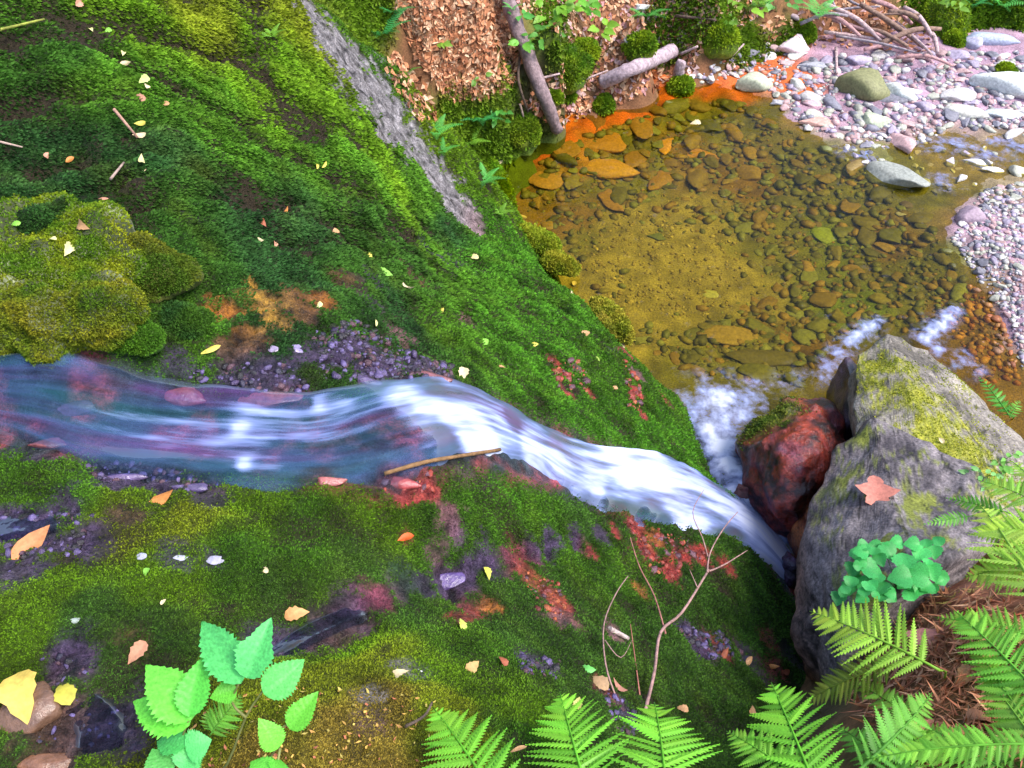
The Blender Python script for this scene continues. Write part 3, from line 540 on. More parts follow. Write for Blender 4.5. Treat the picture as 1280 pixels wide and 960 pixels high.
# rocks along the pool edge of the slope
YG = [(.16, .25, .01), (.3, .34, .02)]
mound('mossy_rock', 618, 222, 16, 48, .14, [(.12, .26, .01), (.24, .36, .015)], 'long bright green mossy rock rim dropping into the pool', 'rock', 4000, (S, L), rot=-.45, seed=26, amp=.02)
mound('mossy_rock', 668, 298, 36, 13, .09, [(.14, .22, .01), (.28, .3, .02)], 'mossy rock on the pool edge below the green rim', 'rock', 1800, (S, P), rot=.5, seed=27, zc=.12)
mound('mossy_rock', 700, 330, 26, 13, .09, [(.14, .2, .01), (.28, .26, .02)], 'yellow mossy rock with two white petals at its foot', 'rock', 1500, (S, P), rot=.4, seed=28, zc=.1)
mound('mossy_rock', 762, 398, 17, 32, .10, [(.18, .22, .015), (.33, .28, .03)], 'domed yellow mossy rock at the edge of the sandy pool', 'rock', 2200, (S, P), rot=-.5, seed=29, zc=.1)
mound('mossy_rock', 748, 405, 14, 22, .12, [(.16, .2, .015), (.3, .24, .03)], 'small mossy rock pressed against the domed yellow one', 'rock', 1300, (S, P), rot=-.5, seed=30, zc=.12)
# overhanging mossy bank block and cushions by the logs
mound('mossy_rock', 650, 165, 28, 24, .2, [(.1, .2, .01), (.2, .27, .015)], 'overhanging mossy block at the pool corner left of the leaning log', 'rock', 2200, (L, P), seed=31, amp=.04)
mound('mossy_rock', 708, 78, 30, 34, .22, [(.08, .18, .01), (.18, .26, .012)], 'tall mossy rock behind the leaning log', 'rock', 2200, (L,), seed=32, amp=.05)
for u, v, r, lab in [(755, 131, 15, 'bright moss cushion standing in the orange shallows of the pool'), (691, 121, 11, 'dark moss cushion just right of the leaning log'), (710, 118, 11, 'moss cushion touching the dark one by the leaning log'), (851, 108, 17, 'moss topped stone at the back edge under the short log'), (1192, 50, 15, 'round bright moss ball beside the heap of branches'), (1197, 32, 9, 'small dark moss ball above the bright one'), (1000, 40, 20, 'low moss cushion behind the gravel'), (1180, 22, 36, 'broad yellow moss mound behind the heap of branches'), (900, 45, 26, 'mossy rock under the green plant at the back of the pool'), (800, 55, 22, 'mossy stone above the short log'), (1255, 90, 14, 'green moss pad on the pale rock at the right edge'), (730, 62, 20, 'mossy rock under the bright leafy plant')]:
    mound('moss_cushion', u, v, r, r*.75, r*.95*depth(on(u, v))/FPX, [(.1, .2, .01), (.24, .33, .012)], lab, 'moss', 900, (L, P), amp=.02, seed=u)

# stones by hand: px, half sizes, colour
STMESH = []
for k in range(10):
    bm = bmesh.new(); bmesh.ops.create_icosphere(bm, subdivisions=3, radius=1)
    V = np.array([v.co[:] for v in bm.verts]); g = np.random.default_rng(50+k)
    for _ in range(10):                                # chipped flat faces
        n = g.normal(size=3); n /= np.linalg.norm(n); h = g.uniform(.48, .85); d = V@n; m = d > h; V[m] -= n*(d[m]-h)[:, None]*.95
    V *= (1.12+.12*fbm(V*1.3+k*7, 4))[:, None]*np.array([g.uniform(.95, 1.2), g.uniform(.75, 1), g.uniform(.6, .85)])
    for v, c in zip(bm.verts, V): v.co = c
    me = bpy.data.meshes.new('stone'); bm.to_mesh(me); bm.free(); me.polygons.foreach_set('use_smooth', [True]*len(me.polygons)); STMESH.append(me)
STWET = [m.copy() for m in STMESH]
for m in STMESH: m.materials.append(M_STONE)
for m in STWET: m.materials.append(M_WETSTONE)
def stone(name, u, v, rx, ry, col, label, cat='stone', group=None, fields=(P, L), flat=.6, wet=False, rot=None, lift=.25, k=None):
    p = on(u, v, fields, base=False); d = depth(p)/FPX
    ob = bpy.data.objects.new(name, (STWET if wet else STMESH)[random.randrange(10) if k is None else k]); COL.objects.link(ob)
    a = random.uniform(0, 6.28) if rot is None else rot
    sx, sy = rx*d, ry*d*(1.15 if rot is not None else 1)
    n = normal_at(p, fields); x, y, n = frame((math.cos(a), math.sin(a), 0), n*.6+np.array([0, 0, .4]))
    sz = flat*math.sqrt(sx*sy)
    ob.matrix_world = mat4(x, y, n, p+n*sz*lift, (sx, sy, sz)); ob.color = (*col, 1)
    return tag(ob, label, cat, group)
PAL, LIL, PNK, WHI, SLA = (.36, .36, .30), (.32, .27, .36), (.42, .27, .27), (.52, .49, .48), (.17, .165, .2)
stone('boulder', 1075, 114, 30, 26, (.2, .2, .09), 'blocky olive boulder with a grey top on the gravel bar', 'boulder', flat=.85, rot=-.2, k=1)
stone('rock', 940, 108, 21, 16, (.42, .44, .32), 'pale green grey rock at the back corner of the pool', 'rock', flat=.8, rot=.2)
stone('rock', 1090, 155, 20, 13, (.38, .42, .3), 'pale greenish rock just below the olive boulder', 'rock', flat=.8, rot=0)
stone('rock', 1119, 229, 34, 19, (.27, .28, .25), 'long oval grey rock lying in the shallow water', 'rock', flat=.75, rot=-.55, k=5, lift=.4)
stone('stone', 1021, 154, 22, 9, (.52, .3, .25), 'flat pink stone on the edge of the pool', flat=.35, rot=0)
stone('stone', 1131, 256, 9, 6, (.10, .07, .08), 'small black stone right of the oval grey rock')
stone('stone', 1128, 268, 8, 6, (.3, .28, .34), 'small two tone stone below the black one')
stone('rock', 1211, 275, 15, 17, (.33, .24, .3), 'purple pointed rock on the lower gravel', 'rock', flat=1.1, rot=.4)
stone('rock', 1262, 112, 46, 20, (.62, .64, .62), 'big whitish rock at the right edge of the gravel bar', 'rock', flat=.6, rot=-.3)
stone('rock', 1205, 141, 24, 12, (.58, .56, .5), 'long cream rock beside the side channel', 'rock', flat=.6, rot=-.25)
stone('rock', 1237, 52, 34, 11, (.34, .38, .5), 'long blue grey rock near the top right corner', 'rock', flat=.6, rot=-.05)
stone('rock', 1215, 56, 14, 13, (.42, .4, .5), 'grey rock leaning on the bright moss ball', 'rock', flat=.9)
stone('rock', 1125, 118, 20, 12, (.5, .52, .5), 'pale rock right of the olive boulder', 'rock', flat=.7, rot=-.6)
stone('stone', 1122, 135, 9, 9, (.6, .6, .5), 'cream stone below the pale rock on the bar')
stone('stone', 1017, 84, 20, 6, (.3, .3, .34), 'dark flat slab behind the pool corner', flat=.5, rot=0)
stone('stone', 995, 108, 9, 13, (.5, .5, .45), 'upright pale stone between the orange puddle and pool', flat=.9, rot=.2)
stone('stone', 1012, 130, 13, 8, (.5, .33, .36), 'pink stone above the flat pink one', rot=-.4)
stone('stone', 975, 130, 16, 5, (.34, .33, .36), 'thin dark stone at the corner of the pool', rot=-.1, flat=.5)
stone('stone', 997, 70, 12, 8, (.6, .6, .55), 'white stone behind the orange puddle')
stone('rock', 990, 58, 20, 12, (.62, .5, .52), 'pinkish white rock at the back of the gravel', 'rock', flat=.6, rot=.3)
stone('rock', 993, 22, 9, 7, (.4, .3, .32), 'small grey rock on the leafy bank', 'rock')
stone('stone', 1255, 145, 22, 8, (.45, .48, .5), 'flat grey green stone beside the side channel', rot=-.3, flat=.5)
stone('stone', 1187, 205, 7, 9, (.55, .5, .58), 'pale stone standing in the side channel', flat=1)
stone('stone', 1218, 205, 14, 6, (.55, .53, .53), 'flat white stone in the side channel', rot=-.3)
stone('stone', 1240, 214, 12, 5, (.6, .58, .54), 'cream stone downstream of the flat white one', rot=-.3)
stone('stone', 1275, 215, 14, 9, (.5, .52, .4), 'yellowish stone at the right edge of the channel')
stone('rock', 792, 50, 10, 15, (.42, .38, .38), 'grey angular slab leaning above the short log', 'rock', (L,), flat=.5) if False else stone('rock', 790, 52, 10, 14, (.42, .38, .38), 'grey angular slab leaning above the short log', 'rock', fields=(L,), flat=.6, rot=1.2)
stone('stone', 803, 10, 14, 5, (.5, .5, .5), 'pale flat stone at the top of the bank', fields=(L,), rot=.2)
stone('rock', 38, 895, 38, 34, (.17, .09, .055), 'brown wet rock under two yellow leaves at bottom left', 'rock', fields=(S,), wet=True, flat=.7, rot=.5, k=3)
stone('rock', 60, 955, 34, 16, (.18, .08, .04), 'orange brown rock at the bottom edge below the wet brown one', 'rock', fields=(S,), wet=True, flat=.5, rot=.2)
stone('stone', 222, 699, 14, 6, (.33, .33, .42), 'blue grey stone embedded in the near moss', fields=(S,), rot=0, flat=.6)
stone('stone', 267, 701, 13, 6, (.33, .32, .42), 'grey stone right of the blue grey one in moss', fields=(S,), rot=0, flat=.6)
stone('stone', 175, 696, 8, 5, (.3, .3, .4), 'smallest grey stone in the near moss row', fields=(S,), rot=0, flat=.6)
stone('stone', 88, 775, 18, 6, (.28, .33, .3), 'flat grey stone half sunk in moss at left', fields=(S,), rot=0, flat=.5)
stone('stone', 372, 438, 10, 8, (.25, .2, .36), 'round purple wet stone above the stream', fields=(S,), wet=True)
stone('stone', 340, 437, 8, 6, (.25, .2, .3), 'small wet stone between seep and round purple stone', fields=(S,), wet=True)
stone('stone', 527, 841, 8, 4, (.6, .62, .58), 'tiny whitish stone on the yellow near moss', fields=(S,), rot=0)
stone('stone', 560, 728, 20, 12, (.09, .05, .17), 'purple wet stone in the small side rivulet', fields=(S,), wet=True, rot=.3, flat=.5)
for u, v, rx, ry, c, lab in [(222, 497, 34, 12, (.26, .06, .06), 'long red stone awash at the upper edge of the stream'), (338, 502, 36, 13, (.30, .08, .08), 'red stone awash below the round purple stone'), (410, 603, 20, 9, (.3, .08, .07), 'small red stone at the lower edge of the stream'), (285, 572, 26, 10, (.05, .05, .06), 'dark stone under the white crest in the stream'), (95, 512, 26, 10, (.12, .05, .1), 'purple stone in the upper part of the stream'), (60, 556, 22, 8, (.2, .06, .06), 'reddish stone at the lower left edge of the stream'), (150, 598, 30, 8, (.12, .08, .18), 'flat purple stone at the lower edge of the stream'), (240, 610, 26, 7, (.10, .07, .16), 'flat violet stone right of the flat purple one'), (540, 472, 24, 9, (.22, .08, .09), 'red brown stone by the cream leaf at the stream'), (455, 476, 22, 9, (.10, .07, .15), 'violet stone at the upper edge of the stream'), (500, 603, 24, 10, (.34, .06, .06), 'crimson stone beside the stick at the stream'), (30, 447, 20, 8, (.06, .05, .09), 'dark stone where the stream enters at left')]:
    stone('wet_stone', u, v, rx, ry, c, lab, 'stone', 'wet stones in the stream', (S,), .55, True, random.uniform(-.2, .2), .12)
# scattered stones, each its own
def scatter_stones(name, poly, n, rmin, rmax, pal, labels, cat, group, fields, wet=False, flat=(.5, .8), lift=.2, seps=1.25, avoid=()):
    done = []
    for u, v in pick_poly(poly, n*6):
        if len(done) >= n: break
        r = rmin+(rmax-rmin)*random.random()**2
        if any((u-a)**2+(v-b)**2*2 < ((r+c)*seps)**2*.6 for a, b, c in done) or any(((u-a)/c)**2+((v-b)/e)**2 < 1 for a, b, c, e in avoid): continue
        done.append((u, v, r)); i = random.randrange(len(pal)); c = np.clip(np.array(pal[i])*random.uniform(.75, 1.2), 0, 1)
        stone(name, u, v, r*random.uniform(.9, 1.3), r*random.uniform(.6, 1.0), tuple(c), ('large ' if r > rmin+.5*(rmax-rmin) else 'middling ' if r > rmin+.17*(rmax-rmin) else 'small ')+labels[i], cat, group, fields, random.uniform(*flat), wet, None, lift)
GP = [PAL, LIL, PNK, WHI, SLA]
def gl(where): return [f'{c} stone {where}' for c in ('pale grey green', 'lilac grey', 'pink', 'whitish', 'dark slate')]
BAR1 = [(975, 130), (1000, 80), (1060, 68), (1180, 66), (1280, 66), (1280, 170), (1190, 160), (1150, 180), (1100, 188), (1010, 162)]
BAR2 = [(1190, 300), (1230, 238), (1280, 228), (1280, 470), (1262, 400), (1215, 340)]
RIM = [(860, 95), (920, 70), (960, 55), (1000, 62), (970, 120), (905, 100)]
KEEP = [(1075, 114, 34, 30), (1262, 112, 44, 22), (940, 108, 24, 18), (1119, 229, 36, 22)]
scatter_stones('gravel_stone', BAR1, 205, 6, 17, GP, gl('on the upper gravel bar'), 'stone', 'stones of the upper gravel bar', (P, L), avoid=KEEP)
scatter_stones('gravel_stone', BAR2, 75, 4, 9, GP, gl('on the lower gravel beside the pool'), 'stone', 'stones of the lower gravel', (P,))
scatter_stones('gravel_stone', RIM, 35, 5, 11, GP, gl('in the orange shallows'), 'stone', 'stones of the back rim', (P, L), avoid=KEEP)
scatter_stones('gravel_stone', [(1040, 180), (1090, 180), (1110, 205), (1060, 205)], 14, 4, 8, GP, gl('in the trickle above the oval rock'), 'stone', 'stones of the trickle', (P,))
scatter_stones('channel_stone', [(1140, 190), (1280, 180), (1280, 225), (1210, 235), (1150, 250), (1130, 215)], 26, 4, 10, [LIL, SLA, WHI, PAL], ['lilac stone breaking the water of the side channel', 'dark stone breaking the water of the side channel', 'white stone breaking the water of the side channel', 'pale stone breaking the water of the side channel'], 'stone', 'stones in the side channel', (P,), lift=.35)
POOL = [(650, 215), (720, 175), (850, 125), (930, 130), (1000, 170), (1090, 215), (1180, 300), (1230, 400), (1120, 420), (1060, 410), (1000, 480), (870, 475), (790, 420), (720, 340), (660, 270)]
PP = [(.15, .125, .028), (.17, .115, .03), (.11, .11, .025), (.21, .13, .03), (.15, .16, .05), (.085, .08, .022)]
PL = [f'{c} stone lying under water on the pool floor' for c in ('olive brown', 'rust brown', 'dark olive', 'orange', 'grey green', 'blackish')]
scatter_stones('pool_stone', POOL, 230, 6, 19, PP, PL, 'stone', 'stones under the pool water', (P,), flat=(.3, .55), avoid=[(832, 332, 118, 82)], seps=.9)
scatter_stones('pool_stone', [(660, 190), (830, 130), (900, 200), (760, 250), (680, 240)], 10, 20, 30, [(.4, .19, .04), (.3, .16, .04)], ['broad orange slab under water at the back of the pool', 'broad brown slab under water at the back of the pool'], 'stone', 'slabs under the pool water', (P,), flat=(.2, .3))
for u, v, rx, ry, c, lab in [(820, 296, 11, 6, (.1, .12, .05), 'lone dark stone on the sandy pool floor'), (888, 368, 12, 8, (.3, .3, .12), 'lone pale stone on the sandy pool floor'), (1033, 294, 18, 16, (.2, .26, .03), 'green algae stone under water in mid pool'), (960, 450, 44, 13, (.1, .085, .03), 'long dark slab under water near the fall'), (905, 420, 40, 16, (.25, .17, .05), 'wide tan slab under water near the fall'), (760, 210, 34, 20, (.42, .22, .05), 'largest orange slab under water near the leaning log')]:
    stone('pool_stone', u, v, rx, ry, c, lab, 'stone', None, (P,), .3, rot=-.1)
# fine gravel: nobody could count it
def gravel(name, poly, n, rlo, rhi, pal, label, fields, mat=M_PEBBLE, squash=.65, avoid=()):
    bm = bmesh.new(); bmesh.ops.create_icosphere(bm, subdivisions=1, radius=1)
    V0 = np.array([v.co[:] for v in bm.verts]); F0 = np.array([[v.index for v in f.verts] for f in bm.faces]); bm.free()
    pts = [(u, v) for u, v in pick_poly(poly, n) if not any(((u-a)/c)**2+((v-b)/e)**2 < random.uniform(.3, 1.15)+.5*float(perlin(np.array([[u*.02, v*.02, 3.]]))[0]) for a, b, c, e in avoid)]; n = len(pts)
    p = np.array([on(u, v, fields, base=False) for u, v in pts]); d = np.array([depth(q) for q in p])/FPX
    r = (rlo+(rhi-rlo)*rng.random(n)**2.5)*d
    a = rng.uniform(0, 6.28, n); Rm = np.zeros((n, 3, 3)); Rm[:, 0, 0] = np.cos(a); Rm[:, 0, 1] = -np.sin(a); Rm[:, 1, 0] = np.sin(a); Rm[:, 1, 1] = np.cos(a); Rm[:, 2, 2] = 1
    sc = np.stack([rng.uniform(.9, 1.4, n), rng.uniform(.6, 1, n), rng.uniform(.4, squash+.1, n)], 1)*r[:, None]
    J = 1+rng.normal(size=(n, len(V0), 1))*.12
    V = np.einsum('nij,nkj->nki', Rm, V0[None]*J*sc[:, None])+(p+np.array([0, 0, 1])*sc[:, 2:3]*.3)[:, None]
    F = F0[None]+(np.arange(n)*len(V0))[:, None, None]
    C = np.repeat(cols_from(pal, n), len(V0), axis=0)
    return tag(link(name, np_mesh(name, V.reshape(-1, 3), F.reshape(-1, 3), C), mat), label, 'gravel', kind='stuff')
gravel('gravel', BAR1, 1300, 2, 7, GP, 'fine lilac and white gravel of the upper bar', (P, L))
gravel('gravel', BAR2, 1100, 1.6, 5, GP, 'fine purple gravel of the lower bar', (P,))
gravel('gravel', RIM+[(860, 110)], 260, 2, 5, GP+[(.45, .15, .08)], 'fine pinkish gravel along the back rim', (P, L))
gravel('gravel', POOL, 2300, 2.5, 9, PP, 'small brown stones covering the pool floor under water', (P,), avoid=[(835, 335, 125, 90)], squash=.35)
gravel('gravel', [(740, 280), (840, 250), (930, 300), (920, 390), (830, 400), (760, 370), (720, 330)], 900, 1.2, 3.2, [(.26, .2, .06), (.19, .14, .04), (.34, .27, .1), (.22, .17, .05)], 'coarse sand grains on the pool floor', (P,))
gravel('gravel', [(1180, 400), (1215, 350), (1262, 420), (1275, 480), (1230, 480)], 260, 2.5, 7, [(.3, .1, .04), (.35, .16, .05), (.2, .1, .05)], 'rust brown gravel in the shallow water behind the boulder', (P,))
WETPAL = [(.06, .04, .10), (.03, .025, .05), (.11, .08, .20), (.08, .035, .05), (.02, .016, .022)]
for i, (poly, n, lab) in enumerate([([(390, 415), (440, 400), (520, 440), (575, 465), (540, 478), (400, 475)], 330, 'crumbly wet purple rock fragments above the stream'), ([(270, 455), (370, 455), (390, 490), (280, 490), (220, 470)], 110, 'wet purple fragments at the mouth of the orange seep'), ([(100, 580), (180, 580), (290, 605), (250, 615), (120, 600)], 120, 'wet purple fragments on the lower edge of the stream'),
    ([(0, 640), (120, 640), (100, 690), (0, 720)], 120, 'wet purple fragments in moss at the left edge'), ([(640, 815), (700, 825), (690, 850), (650, 840)], 50, 'wet purple fragments on the dark near moss'), ([(745, 850), (790, 880), (800, 920), (770, 915)], 60, 'wet purple fragments beside the sapling foot'), ([(840, 780), (900, 790), (940, 830), (880, 820)], 70, 'wet purple fragments right of the sapling'), ([(50, 810), (120, 830), (160, 900), (120, 940), (40, 930)], 90, 'wet dark fragments around the brown rock')]):
    gravel('rock_fragments', poly, int(n*1.7), 1.5, 6.5, WETPAL, lab, (S,), M_WETPEBBLE, .7)
for poly, n, lab in [([(685, 445), (730, 455), (735, 495), (695, 495)], 40, 'wet red fragments on the bright moss above the cascade'), ([(775, 440), (800, 470), (805, 520), (785, 510)], 40, 'wet red fragments near the pool edge of the slope'), ([(785, 650), (850, 670), (890, 690), (850, 725), (800, 710)], 90, 'wet orange red fragments below the cascade'), ([(480, 590), (540, 590), (540, 615), (470, 612)], 40, 'wet crimson fragments at the stick by the stream'), ([(640, 700), (700, 730), (710, 780), (680, 775)], 60, 'wet red fragments below the side rivulet')]:
    gravel('rock_fragments', poly, n, 2, 7, [(.28, .04, .025), (.2, .035, .03), (.36, .09, .03), (.12, .05, .07)], lab, (S,), M_WETPEBBLE, .5)

# ------------------------------------------------------------------ water
def water_mat(name, tint, streak, body, gain, opac, gloss=.08, bmp=.25, gw=1.0, w0=.12):
    m, t, p, out = mk(name); t.nodes.remove(p)
    uv = nn(t, 'ShaderNodeAttribute', attribute_name='flow').outputs['Vector']
    geo = nn(t, 'ShaderNodeNewGeometry').outputs['Position']
    foam = nn(t, 'ShaderNodeAttribute', attribute_name='foam').outputs['Fac']
    def mth(op, a, b):
        n = nn(t, 'ShaderNodeMath', operation=op); n.use_clamp = op == 'CLAMP'
        for i_, q_ in enumerate((a, b)):
            if isinstance(q_, (int, float)): n.inputs[i_].default_value = q_
            else: t.links.new(q_, n.inputs[i_])
        return n.outputs[0]
    def streaks(sc, off):
        mp = nn(t, 'ShaderNodeMapping'); mp.inputs['Scale'].default_value = sc; mp.inputs['Location'].default_value = (off, off*.7, off); t.links.new(uv, mp.inputs[0])
        return noise(t, 1, 4, mp.outputs[0], .55).outputs[0]
    s1 = maprange(t, streaks(streak, 0), .3, .7, -1, 1); s2 = maprange(t, streaks(tuple(k*2.7 for k in streak), 9), .3, .7, -1, 1); s3 = streaks(tuple(k*.8 for k in streak), 21)
    st = mth('ADD', mth('MULTIPLY', s1, .7), mth('MULTIPLY', s2, .35))
    white = maprange(t, mth('ADD', foam, mth('MULTIPLY', st, gain)), w0, 1.05, 0, 1)
    cr = nn(t, 'ShaderNodeValToRGB'); e = cr.color_ramp.elements; cols = body
    e[0].position = .36; e[0].color = (*cols[0], 1); e[1].position = .66; e[1].color = (*cols[2], 1); k = e.new(.5); k.color = (*cols[1], 1)
    t.links.new(s3, cr.inputs[0])
    cm = nn(t, 'ShaderNodeMix', data_type='RGBA'); t.links.new(maprange(t, white, .4, 1, 0, 1), cm.inputs[0]); c2 = nn(t, 'ShaderNodeMix', data_type='RGBA'); c2.inputs[7].default_value = (.34, .42, .80, 1); t.links.new(cr.outputs[0], c2.inputs[6]); t.links.new(maprange(t, white, 0, .5, 0, 1), c2.inputs[0])  # blue-lavender middle tone paints shade between the white streaks
    t.links.new(c2.outputs[2], cm.inputs[6]); cm.inputs[7].default_value = (.60, .64, .78, 1)
    gate = maprange(t, mth('ADD', foam, mth('MULTIPLY', st, .03)), .015, .10, 0, 1)
    op = mth('MULTIPLY', gate, mth('MINIMUM', mth('MAXIMUM', mth('ADD', mth('ADD', opac, mth('MULTIPLY', st, .3)), mth('MULTIPLY', white, .9)), 0), .97))
    tr = nn(t, 'ShaderNodeBsdfTransparent'); tr.inputs[0].default_value = (*tint, 1)
    gl_ = nn(t, 'ShaderNodeBsdfGlossy'); gl_.inputs['Roughness'].default_value = gloss; gl_.inputs[0].default_value = (1, 1, 1, 1)
    nb = noise(t, 9, 3, geo); bp = nn(t, 'ShaderNodeBump'); bp.inputs['Strength'].default_value = bmp; bp.inputs['Distance'].default_value = .03; t.links.new(nb.outputs[0], bp.inputs['Height'])
    t.links.new(bp.outputs[0], gl_.inputs['Normal'])
    fr = nn(t, 'ShaderNodeFresnel'); fr.inputs[0].default_value = 1.33; t.links.new(bp.outputs[0], fr.inputs['Normal'])
    wmix = nn(t, 'ShaderNodeMixShader'); t.links.new(mth('MULTIPLY', fr.outputs[0], gw), wmix.inputs[0]); t.links.new(tr.outputs[0], wmix.inputs[1]); t.links.new(gl_.outputs[0], wmix.inputs[2])
    df = nn(t, 'ShaderNodeBsdfDiffuse'); tl = nn(t, 'ShaderNodeBsdfTranslucent'); t.links.new(cm.outputs[2], df.inputs[0]); t.links.new(cm.outputs[2], tl.inputs[0])
    fm = nn(t, 'ShaderNodeMixShader'); fm.inputs[0].default_value = .2; t.links.new(df.outputs[0], fm.inputs[1]); t.links.new(tl.outputs[0], fm.inputs[2])
    mx = nn(t, 'ShaderNodeMixShader'); t.links.new(op, mx.inputs[0]); t.links.new(wmix.outputs[0], mx.inputs[1]); t.links.new(fm.outputs[0], mx.inputs[2])
    t.links.new(mx.outputs[0], out.inputs[0])
    return m
M_POOL = water_mat('pool_water', (.80, .74, .31), (8, 8, 8), ((.2, .28, .45), (.33, .36, .62), (.42, .38, .7)), .28, .08, .08, .25, .5, .15)
M_STREAM = water_mat('stream_water', (.74, .84, .95), (1.3, 9, 1), ((.03, .13, .18), (.09, .17, .38), (.17, .08, .29)), .36, .30, .45, .0, .2, .3)
M_RILL = water_mat('rivulet_water', (.55, .58, .72), (2.2, 10, 1), ((.02, .07, .10), (.08, .08, .28), (.16, .03, .09)), .3, -.25, .35, .3, .25, .45)
# upper and lower edges of the stream in the photograph
UPE = [(-220, 425), (-100, 430), (0, 440), (110, 437), (200, 462), (300, 478), (400, 484), (500, 468), (560, 470), (630, 500), (700, 540), (760, 556), (820, 562), (870, 585), (920, 618), (960, 645), (992, 682), (1008, 715)]
LOE = [(-220, 530), (-100, 535), (0, 548), (110, 588), (200, 604), (300, 614), (400, 614), (480, 606), (545, 580), (610, 566), (665, 578), (705, 612), (750, 635), (810, 652), (860, 664), (915, 682), (955, 702), (985, 728)]
def resample(ln, n):
    P_ = np.array([on(u, v, (S,)) for u, v in ln]); s = np.linspace(0, len(ln)-1, n); i = np.minimum(s.astype(int), len(ln)-2); f = (s-i)[:, None]
    pm = P_[np.maximum(i-1, 0)]; p0 = P_[i]; p1 = P_[i+1]; p2 = P_[np.minimum(i+2, len(ln)-1)]
    return .5*((2*p0)+(p1-pm)*f+(2*pm-5*p0+4*p1-p2)*f**2+(-pm+3*p0-3*p1+p2)*f**3)
def blur(Z, k):
    for ax in (0, 1):
        c = np.cumsum(np.concatenate([np.repeat(np.take(Z, [0], ax), k+1, ax), Z, np.repeat(np.take(Z, [-1], ax), k, ax)], ax), ax); n = Z.shape[ax]; w_ = 2*k+1
        Z = (np.take(c, np.arange(w_, w_+n), ax)-np.take(c, np.arange(0, n), ax))/w_
    return Z
def water_sheet(label, UPE, LOE, foamA, ns=420, nc_=64, lift=.07, amp=1.0, mat=None):
    U_, W_ = resample(UPE, ns), resample(LOE, ns)
    tt = np.linspace(-.06, 1.06, nc_)
    G = U_[:, None]*(1-tt[None, :, None])+W_[:, None]*tt[None, :, None]
    mid = (U_+W_)/2; sl = np.concatenate([[0], np.cumsum(np.linalg.norm(np.diff(mid, axis=0), axis=1))])
    gx, gy = G[..., 0], G[..., 1]
    SS, TT = np.meshgrid(sl, tt, indexing='ij')
    fl = np.stack([SS.ravel(), (TT*.55).ravel(), 0*TT.ravel()], 1)
    q = G.reshape(-1, 3); num = 0; den = 0
    for p_, f_ in foamA: wq = 1/(((q-p_)**2).sum(1)+3e-4)**1.7; num = num+wq*f_; den = den+wq
    fm_ = (num/den).reshape(gx.shape)
    wv = .06*perlin(np.stack([SS.ravel()*4, TT.ravel()*2, 0*TT.ravel()+2], 1)).reshape(gx.shape)+.03*perlin(np.stack([SS.ravel()*9, TT.ravel()*3, 0*TT.ravel()+5], 1)).reshape(gx.shape)
    edge = sst(-.05, .16, TT+wv)*sst(1.05, .84, TT+wv)
    ridg = (.006+.03*sst(.4, .9, fm_))*perlin(np.stack([SS.ravel()*2.2, TT.ravel()*7, 0*TT.ravel()], 1)).reshape(gx.shape)+(.003+.012*sst(.5, .9, fm_))*perlin(np.stack([SS.ravel()*4, TT.ravel()*18, 0*TT.ravel()+4], 1)).reshape(gx.shape)
    G[..., 2] = S.ev(gx, gy, S.base)+(-.035+lift*edge) if mat is None else S.ev(gx, gy, blur(S.Z, 9))+(-.02+lift*edge)-.03*sst(.16, .0, np.minimum(SS, SS.max()-SS))+amp*ridg*edge+.03*amp*sst(.6, 1, fm_)*edge
    soft = sst(-.02, .30, TT+1.6*wv)*sst(1.02, .72, TT+1.6*wv); soft = soft+(1-soft)*sst(.35, .8, fm_)
    fedge = np.clip(np.where(edge < .03, 0, fm_*(.05+.95*soft)), 0, 1.2)
    me = np_mesh('stream_water', G.reshape(-1, 3), grid_faces(ns, nc_)[:, ::-1], None, True, {'foam': fedge.ravel()})
    a = me.attributes.new('flow', 'FLOAT_VECTOR', 'POINT'); a.data.foreach_set('vector', fl.astype(np.float32).ravel())
    return tag(link('stream_water', me, mat or M_STREAM), label, 'water', kind='structure')
fa = lambda lst: [(on(u, v, (S,)), f) for u, v, f in lst]
foamA = fa([(0, 460, .12), (0, 520, .22), (80, 490, .14), (100, 540, .22), (60, 460, .07), (150, 480, .07), (160, 520, .3), (160, 570, .12), (230, 490, .07), (230, 530, .34), (230, 580, .12), (270, 520, .3), (284, 545, .25), (300, 545, .8), (330, 545, .5), (290, 590, .15), (305, 588, .72), (330, 590, .35), (300, 570, .35), (360, 570, .22), (370, 540, .5), (385, 513, .15), (398, 513, .68), (420, 515, .4), (350, 500, .06), (420, 545, .45), (430, 580, .3), (400, 600, .12), (460, 500, .15), (450, 480, .07), (470, 560, .4), (480, 590, .2), (490, 540, .35), (520, 520, .6), (530, 520, 1.0), (560, 525, .95), (540, 490, .35), (580, 485, .4), (560, 555, .4), (590, 545, .8), (600, 545, .9), (620, 510, .45), (640, 530, .2), (630, 545, .6), (660, 560, .75), (690, 545, .35), (700, 580, .75), (730, 560, .55), (740, 600, .75), (780, 590, 1.05), (770, 625, .5), (820, 600, 1.0), (850, 580, .5), (850, 640, .8), (820, 648, .4), (900, 630, .75), (890, 605, .45), (940, 660, .9), (970, 690, .95), (920, 682, .5), (985, 715, .8)])
water_sheet('silky white stream sliding over the rock and falling to the right', UPE, LOE, foamA)
def band(ln, hw): return [(u, v-hw*k) for (u, v), k in zip(ln, [.6]+[1]*(len(ln)-2)+[.6])], [(u, v+hw*k) for (u, v), k in zip(ln, [.6]+[1]*(len(ln)-2)+[.6])]
rv = [(335, 812), (365, 800), (400, 785), (430, 770), (460, 756), (490, 742)]
